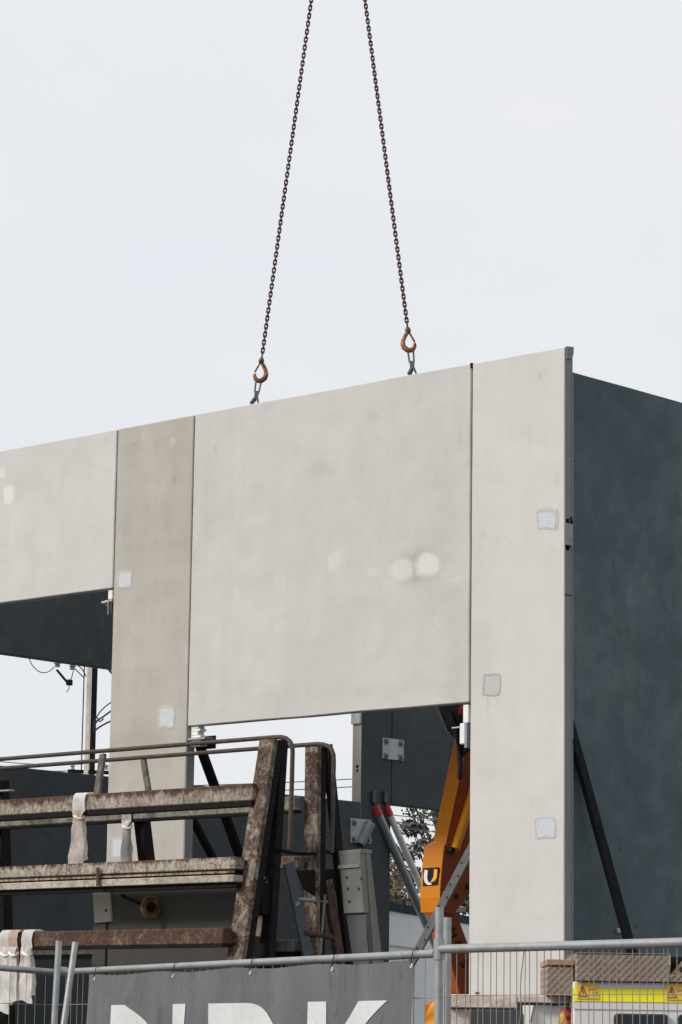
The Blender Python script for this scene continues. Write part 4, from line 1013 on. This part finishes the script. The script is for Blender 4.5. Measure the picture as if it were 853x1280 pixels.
obj('red_lamp', disc(kb(581, 889) - VY * .03, (0, -1, 0), .05, .05, 12, None, .008), M['red'], boom)
obj('black_bracket', prism([kb(571, 893), kb(592, 893), kb(592, 912), kb(584, 938), kb(574, 950), kb(575, 920)], (0, .05, 0), .006), M['black'], boom)

# ------------------------------------------------------------------ shed, trees, pole and lines beyond
q0, q1_ = P(470, 1124.5, D=56), P(600, 1147.5, D=63.6); q1_.z = q0.z
sh = thing('site_shed', 'pale grey shed with navy roof trim behind the orange boom', 'shed', ((q0.x + q1_.x) / 2, (q0.y + q1_.y) / 2, 0))
d = (q1_ - q0); hz = d.copy(); hz.z = 0; hz.normalize(); away = Vector((-hz.y, hz.x, 0))
if away.dot(CAM - q0) > 0: away = -away
def wallq(name, ztop0, ztop1, z0, z1, fwd, mat, th=.1):
    a, b = q0 - hz * 6, q1_ + hz * 7
    sl = (q1_.z - q0.z) / (Vector((q1_.x - q0.x, q1_.y - q0.y)).length)
    za_, zb_ = q0.z - sl * 6, q1_.z + sl * 7
    pts = [Vector((a.x, a.y, z0 if z0 is not None else za_ + z1)), Vector((b.x, b.y, z0 if z0 is not None else zb_ + z1)), Vector((b.x, b.y, zb_ + ztop1)), Vector((a.x, a.y, za_ + ztop0))]
    return obj(name, prism([p - away * fwd for p in pts], away * th, 0), M[mat], sh)
wallq('wall', -.05, -.05, 0, 0, 0, 'shed', 4.0)
wallq('navy_fascia', .0, .0, None, -.165, .03, 'navy', .2)
wallq('joint_strip', -.80, -.80, None, -.84, .012, 'galv_plate', .011)
obj('roof_vent', prism([P(568, 1132, D=58.5), P(585, 1133, D=58.5), P(583, 1141, D=58.5), P(571, 1141, D=58.5)], away * .5, .02), M['galv'], sh)

def leaf_cloud(bm, c, rad, n, size, rnd):
    for _ in range(n):
        while True:
            v = Vector((rnd.uniform(-1, 1), rnd.uniform(-1, 1), rnd.uniform(-1, 1)))
            if v.length < 1: break
        p = c + Vector((v.x * rad.x, v.y * rad.y, v.z * rad.z))
        a = Vector((rnd.gauss(0, 1), rnd.gauss(0, 1), rnd.gauss(0, 1))).normalized(); b = a.orthogonal().normalized()
        s = size * rnd.uniform(.6, 1.3)
        vs = [bm.verts.new(p + a * s), bm.verts.new(p + b * s * .45), bm.verts.new(p - a * s), bm.verts.new(p - b * s * .45)]
        bm.faces.new(vs)
def tree(label, base, H, crown_r, n_cl, seed, mat, size=.10, per=95, zlow=.25):
    rnd = random.Random(seed); base = Vector(base)
    t = thing('broadleaf_tree', label, 'tree', base)
    tops = []
    tr = tube([base, base + Vector((.1, 0, H * .3)), base + Vector((-.1, .1, H * .6)), base + Vector((.05, 0, H * .92))], .2, 10, rs=[.26, .2, .12, .03])
    obj('trunk', tr, M['bark'], t, True)
    br = bmesh.new(); fol = bmesh.new()
    for i in range(n_cl):
        h = zlow + (1 - zlow) * (i + rnd.random()) / n_cl
        env = math.sin(min(1, (1.02 - h) / (1 - zlow) * 1.1) * PI * .5) ** .8 * (0.55 + .45 * math.sin(h * PI))
        a = rnd.uniform(0, 2 * PI); r = crown_r * env * rnd.uniform(.35, 1.05)
        c = base + Vector((math.cos(a) * r, math.sin(a) * r, H * h))
        st = base + Vector((0, 0, H * max(.2, h - .22)))
        mid = st.lerp(c, .55) + Vector((0, 0, rnd.uniform(-.2, .25)))
        tube([st, mid, c], .03, 5, br, rs=[.055, .03, .008])
        rr_ = rnd.uniform(.3, .6)
        leaf_cloud(fol, c, Vector((rr_, rr_, rr_ * .5)), int(per * rnd.uniform(.5, 1.4)), size, rnd)
    obj('branches', br, M['bark'], t, True)
    o = obj('crown', fol, M[mat], t)
tr1 = P(556, 1100, D=76); tree('dark green tree behind the far lintel opening', (tr1.x, tr1.y, 0), 10.2, 2.7, 105, 3, 'leaf', .075, 110, .22)
tr2 = P(487, 1100, D=71); tree('brownish autumn tree beside the dark green tree behind the opening', (tr2.x, tr2.y, 0), 6.0, 1.9, 55, 8, 'leaf_brown', .06, 110, .22)
tr3 = P(640, 1100, D=80); tree('green tree further right behind the building', (tr3.x, tr3.y, 0), 11, 3.2, 90, 5, 'leaf', .10, 90, .22)

# power pole
DP = 66
pb = P(111, 960, D=DP); pole = thing('power_pole', 'timber power pole with dark cable guard seen under the left dark panel', 'power pole', (pb.x, pb.y, 0))
zt2 = P(110, 790, D=DP).z
Rt = Vector((RX[0], RY[0], 0)).normalized(); Fw = Vector((RX[2], RY[2], 0)).normalized()
pv = Vector((pb.x, pb.y, 0))
obj('timber_post', bar(pv - Rt * .05, pv - Rt * .05 + VZ * zt2, .10, .07, Rt, .01), M['timber'], pole)
obj('cable_guard', bar(pv + Rt * .075, pv + Rt * .075 + VZ * (zt2 - .3), .125, .07, Rt, .01), M['black_steel'], pole)
obj('earth_wire', tube([pv - Rt * .16, pv - Rt * .16 + VZ * zt2], .014, 6), M['cable'], pole, True)
obj('cross_arm', bar(P(50, 816, D=DP - .2), P(150, 826, D=DP - .2), .12, .10, Fw, .01), M['timber'], pole)
def ins(px, py, nm=3):
    c = P(px, py, D=DP); o = obj('insulator', tube([c + VZ * .12, c + VZ * .06, c + VZ * .05, c, c - VZ * .01, c - VZ * .06, c - VZ * .07], .06, 12, rs=[.05, .09, .05, .085, .045, .07, .03]), M['porcelain'], pole, True)
ins(72, 830); ins(91, 833.5)
obj('dropper_bar', bar(P(71, 837, D=DP), P(86, 855, D=DP), .05, .05, Rt, .006), M['black_steel'], pole)
obj('fuse_end', disc(P(83, 853, D=DP), Rt, .07, .14, 10, None, .01), M['black_steel'], pole)
def cable(parent, pts, r, mat='cable', name='cable'):
    pts = [Vector(p) for p in pts]; out = []
    for i in range(len(pts) - 1):
        p0 = pts[max(i - 1, 0)]; p1 = pts[i]; p2 = pts[i + 1]; p3 = pts[min(i + 2, len(pts) - 1)]
        for k in range(6):
            s = k / 6; out.append(.5 * ((2 * p1) + (p2 - p0) * s + (2 * p0 - 5 * p1 + 4 * p2 - p3) * s * s + (3 * p1 - p0 - 3 * p2 + p3) * s ** 3))
    out.append(pts[-1])
    return obj(name, tube(out, r, 6), M[mat], parent, True)
D_ = lambda *l: [P(a, b, D=DP) for a, b in l]
cable(pole, D_((36, 822), (41, 832), (50, 840), (60, 840), (68, 834)), .010)
cable(pole, D_((92, 838), (90, 846), (87, 852)), .010); cable(pole, D_((94, 836), (100, 842), (105, 847)), .012)
cable(pole, D_((87, 856), (86, 862), (83, 865)), .009); cable(pole, D_((98, 832), (104, 838), (108, 846)), .012)
cable(pole, D_((117, 912), (121, 902), (129, 896), (140, 888)), .02); cable(pole, D_((117, 915), (123, 910), (131, 905), (140, 901)), .02); cable(pole, D_((117, 905), (123, 893), (131, 884), (142, 876)), .014)
cable(pole, D_((122, 897), (125, 902), (130, 898)), .015); cable(pole, D_((134, 834), (138, 839), (144, 846)), .025)
# insulators on a lower arm by the pole
for px in (91, 126, 133):
    c = P(px, 959, D=DP); obj('insulator', tube([c + VZ * .06, c + VZ * .02, c, c - VZ * .05], .04, 8, rs=[.03, .06, .03, .055]), M['porcelain'], pole, True)
obj('lower_arm', bar(P(85, 964, D=DP), P(140, 966, D=DP), .08, .08, Fw, .008), M['black_steel'], pole)
def line(label, a, b, da, db, sag=.15, r=.012):
    p0, p1 = P(*a, D=da), P(*b, D=db); pts = [p0.lerp(p1, i / 16) - VZ * sag * 4 * (i / 16) * (1 - i / 16) for i in range(17)]
    tag(obj('overhead_wire', tube(pts, r, 5), M['wire_far'], None, True), label, 'overhead wire')
line('upper thin overhead wire left of the power pole', (-60, 942), (104, 955), 72, DP, .1)
line('lower thin overhead wire left of the power pole', (-60, 951), (104, 963), 72, DP, .1)
line('upper thin wire crossing the sky under the hanging panel', (130, 984), (600, 962), 70, 90, .1, .014)
line('lower thin wire crossing the sky under the hanging panel', (130, 988), (600, 968), 70, 90, .2, .014)
line('upper wire in front of the trees under the far lintel', (470, 1016), (620, 1026), 68, 70, .05)
line('middle wire in front of the trees under the far lintel', (470, 1024), (620, 1034), 68, 70, .05)
line('lower wire in front of the trees under the far lintel', (470, 1029), (620, 1046), 68, 70, .05)

# ------------------------------------------------------------------ machines behind the right fence (square to the road camera)
DV = 17.6
vc = P(785, 1254, D=DV)
def V(px, py, dz=0.0): return P(px, py, D=DV + dz)
fwd = Vector((RX[2], RY[2], 0)).normalized(); rgt = Vector((RX[0], RY[0], 0)).normalized()
base_v = V(717, 1254)
def fb(px0, px1, z0, z1, d0, d1, bev=.006, seg=1):
    """box facing the road: left/right from the photo, real heights, depth d0..d1"""
    u0_ = (V(px0, 1254) - base_v).dot(rgt); u1_ = (V(px1, 1254) - base_v).dot(rgt)
    o0 = Vector((base_v.x, base_v.y, 0))
    pts = [o0 + rgt * u + fwd * w + VZ * z for z in (z0, z1) for (u, w) in ((u0_, d0), (u1_, d0), (u1_, d1), (u0_, d1))]
    t = bmesh.new(); add_hex(t, pts); bmesh.ops.recalc_face_normals(t, faces=t.faces)
    if bev: bevel(t, bev, seg=seg)
    return t
zof = lambda py, px=785: V(px, py).z
cab = thing('equipment_cabinet', 'white steel cabinet with yellow band and warning labels behind the right fence', 'cabinet', (V(785, 1254).x, V(785, 1254).y, 0))
def ringed(px0, px1, z0, z1, holes, d, th, mat, name, parent):
    """face sheet with rounded window openings cut as real holes: built from strips"""
    pass
zT, zY0, zY1 = zof(1227.5), zof(1235.5), zof(1252.3)
zW = zof(1267)
obj('body', fb(717, 960, .55, zT, .03, 1.6, .01), M['white_body'], cab)
obj('top_band', fb(719, 958, zY0 + .002, zT - .003, .022, .03, .0), M['lilac_white'], cab)
obj('yellow_band', fb(717.2, 958, zY1, zY0, .02, .03, .0), M['yellow'], cab)
obj('lower_skin', fb(717.2, 958, zY1 - .045, zY1 - .002, .024, .03, .0), M['white_body'], cab)
def rounded(px0, px1, z0, z1, r, d, th, mat, name, parent):
    u0_ = (V(px0, 1254) - base_v).dot(rgt); u1_ = (V(px1, 1254) - base_v).dot(rgt); o0 = Vector((base_v.x, base_v.y, 0)) + fwd * d
    pts = []
    for (cx, cz, a0) in ((u1_ - r, z1 - r, 0), (u0_ + r, z1 - r, PI / 2), (u0_ + r, z0 + r, PI), (u1_ - r, z0 + r, 1.5 * PI)):
        for k in range(6):
            a = a0 + PI / 2 * k / 5; pts.append(o0 + rgt * (cx + r * math.cos(a)) + VZ * (cz + r * math.sin(a)))
    return obj(name, prism(pts, fwd * th), M[mat], parent)
for (a, b) in ((768, 836), (848, 916)):
    w = rounded(a, b, zW - .36, zW, .025, .012, .02, 'grey_dark', 'window_frame', cab)
    rounded(a + 1.5, b - 1.5, zW - .35, zW - .008, .02, .008, .006, 'glass_dark', 'window_pane', w)
for i, a in enumerate((721.5, 833)):
    lb = obj('warning_label', fb(a, a + 27, zof(1249), zof(1228.8), .014, .0195, 0), M['amber'], cab)
    u0_ = (V(a, 1254) - base_v).dot(rgt); s = DV / F_PX; o0 = Vector((base_v.x, base_v.y, 0)) + fwd * .0125 + VZ * zof(1249)
    q_ = lambda x, z: o0 + rgt * (u0_ + x * s) + VZ * z * s
    tri_ = bmesh.new()
    for (p, r_) in (((2, 3), (7.2, 16.5)), ((7.2, 16.5), (12.5, 3)), ((12.5, 3), (2, 3))): bar(q_(*p), q_(*r_), .0015, .0042, fwd, 0, tri_)
    obj('hazard_triangle', tri_, M['print'], lb)
    bo = bmesh.new()
    for (p, r_) in (((7.4, 13), (6.4, 9.2)), ((6.4, 9.2), (8.4, 8.8)), ((8.4, 8.8), (7.4, 5))): bar(q_(*p), q_(*r_), .0015, .004, fwd, 0, bo)
    obj('hazard_mark', bo, M['print'], lb)
    tx = bmesh.new()
    for (p, r_) in (((14.5, 11), (17.5, 11.4)), ((19, 11.3), (24, 11.5)), ((20.3, 4.5), (20.5, 8.8)), ((23.8, 4), (25.2, 6)), ((25.2, 6), (24.2, 8.8))): bar(q_(*p), q_(*r_), .0015, .0035, fwd, 0, tx)
    obj('label_text', tx, M['print'], lb)
# patterned brown box on top
tb = thing('tread_box', 'long brown patterned sheet metal box on top of the white cabinet', 'metal box', (V(780, 1210).x, V(780, 1210).y, zT))
zB = zof(1192.5)
def local_obj(name, bm, mat, parent, ang):
    return obj(name, bm, mat, parent)
u_dir = math.atan2(rgt.y, rgt.x)
def fbo(name, px0, px1, z0, z1, d0, d1, mat, parent, bev=.004):
    """box whose mesh axes follow its own faces, so sheet patterns sit square"""
    u0_ = (V(px0, 1254) - base_v).dot(rgt); u1_ = (V(px1, 1254) - base_v).dot(rgt)
    o0 = Vector((base_v.x, base_v.y, 0)) + rgt * u0_ + fwd * d0 + VZ * z0
    bm = box((0, 0, 0), (u1_ - u0_, d1 - d0, z1 - z0), bev)
    me = mesh_of(name, bm, M[mat])
    m4 = Matrix.Translation(o0) @ Matrix.Rotation(u_dir, 4, 'Z')
    return inst(name, me, parent, m4)
fbo('box_side', 720.5, 838, zT + .002, zB, -.02, .75, 'tread', tb)
fbo('box_lid', 720, 838.5, zB + .001, zB + .006, -.025, .755, 'tread', tb, .002)
fbo('lower_strip', 838.3, 960, zT + .002, zof(1217), -.02, .75, 'tread', tb)
fbo('back_wall', 838.3, 960, zof(1217) + .002, zB, .35, .75, 'leg_dark', tb)
o0 = Vector((base_v.x, base_v.y, 0)); uu = lambda px: (V(px, 1254) - base_v).dot(rgt)
obj('gusset', prism([o0 + rgt * uu(839) + VZ * (zof(1217) + .002), o0 + rgt * uu(870) + VZ * (zof(1217) + .002), o0 + rgt * uu(870) + VZ * zof(1193), o0 + rgt * uu(857) + VZ * zof(1196)], fwd * .02, .002), M['tread_tan'], tb)
obj('gusset_hole', disc(o0 + rgt * uu(853) + VZ * zof(1210.5) - fwd * .001, -fwd, .017, .004, 14), M['black'], tb)
obj('corner_post', prism([o0 + rgt * uu(836) + VZ * (zT + .1) - fwd * .024, o0 + rgt * uu(838.2) + VZ * (zT + .1) - fwd * .024, o0 + rgt * uu(838.2) + VZ * zB - fwd * .024, o0 + rgt * uu(836) + VZ * zB - fwd * .024], fwd * .004), M['end_beige'], tb)
# smaller tan box to its left
sb = thing('tread_box', 'small tan lidded box left of the long brown box', 'metal box', (V(702, 1225).x, V(702, 1225).y, zof(1246)))
fbo('box_body', 685.5, 719, zof(1245.5), zof(1208.8), .1, .7, 'tread', sb)
fbo('box_gap', 688, 717, zof(1208.6), zof(1207.4), .12, .68, 'black', sb, 0)
fbo('box_lid', 685, 720, zof(1207.2), zof(1199.5), .09, .71, 'tread_tan', sb)
# crane deck: cream rusty beam, dark rounded hatch, notched bodywork
dk = thing('machine_deck', 'cream painted rust spotted steel deck beam behind the wire mesh', 'machine', (V(630, 1270).x, V(630, 1270).y, 0))
obj('deck_beam', fb(562, 651, zof(1262), zof(1244.8), .28, 1.4, .006), M['cream_steel'], dk)
obj('deck_rail', fb(651.3, 716.5, zof(1254.5), zof(1244.8), .28, 1.4, .006), M['cream_steel'], dk)
obj('lower_beam', fb(562, 658, .5, zof(1262) - .003, .32, 1.4, .006), M['cream_steel'], dk)
obj('brown_block', fb(651.5, 657, zof(1266), zof(1255), .27, .4, .003), M['beam_brown'], dk)
rounded(590, 658.5, .9, zof(1265.5), .03, .25, .05, 'grey_dark', 'hatch', dk)
obj('grey_panel', prism([o0 + fwd * .33 + rgt * uu(a) + VZ * zof(b) for a, b in ((669, 1275), (673, 1256.5), (716, 1256.5), (716, 1330), (669, 1330))], fwd * .05), M['shed'], dk)
obj('panel_edge', fb(673, 716, zof(1256.3), zof(1254.8), .31, .36, 0), M['black'], dk)
obj('slant_edge', tube([o0 + fwd * .325 + rgt * uu(a) + VZ * zof(b) for a, b in ((668, 1279), (673, 1256.5))], .004, 6), M['galv'], dk)
obj('deck_base', fb(562, 716, .5, zof(1262) - .1, .45, 1.5, .01), M['cream_steel'], dk)
for (a, b) in ((602, 1243), (697, 1243)): obj('latch', disc(o0 + fwd * .5 + rgt * uu(a) + VZ * zof(b + 2), VZ, .012, .02, 8), M['black'], dk)
obj('latch', fb(695, 701, zof(1257.5), zof(1256), .3, .32, 0), M['black'], dk)
for px in (600, 690, 760, 900):
    w_ = obj('wheel', disc(o0 + fwd * .35 + rgt * uu(px) + VZ * .46, fwd, .45, .25, 28, None, .03), M['black'], dk if px < 717 else cab)
    obj('rim', disc(o0 + fwd * .34 + rgt * uu(px) + VZ * .46, fwd, .24, .1, 20, None, .01), M['galv_dull'], w_)
# cloth bundle
bd = thing('rag_bundle', 'crumpled red and yellow cloth stuffed beside the white cabinet', 'cloth', o0 + fwd * .2 + rgt * uu(709) + VZ * (zof(1300)))
def blob(c, r, mat, nm, seed):
    bm = bmesh.new(); bmesh.ops.create_icosphere(bm, subdivisions=3, radius=1)
    for v in bm.verts:
        k = 1 + .45 * noise.noise(v.co * 2.2 + Vector((seed, 0, 0))); v.co = Vector((v.co.x * r[0], v.co.y * r[1], v.co.z * r[2])) * k + c
    obj(nm, bm, M[mat], bd, True)
blob(o0 + fwd * .2 + rgt * uu(712) + VZ * zof(1268), (.032, .03, .036), 'hi_red', 'red_cloth', 2)
blob(o0 + fwd * .19 + rgt * uu(707) + VZ * zof(1279), (.03, .03, .06), 'hi_yellow', 'yellow_cloth', 5)
blob(o0 + fwd * .2 + rgt * uu(714) + VZ * zof(1282), (.025, .03, .05), 'hi_red', 'red_cloth', 7)
print('objects', len(bpy.data.objects))
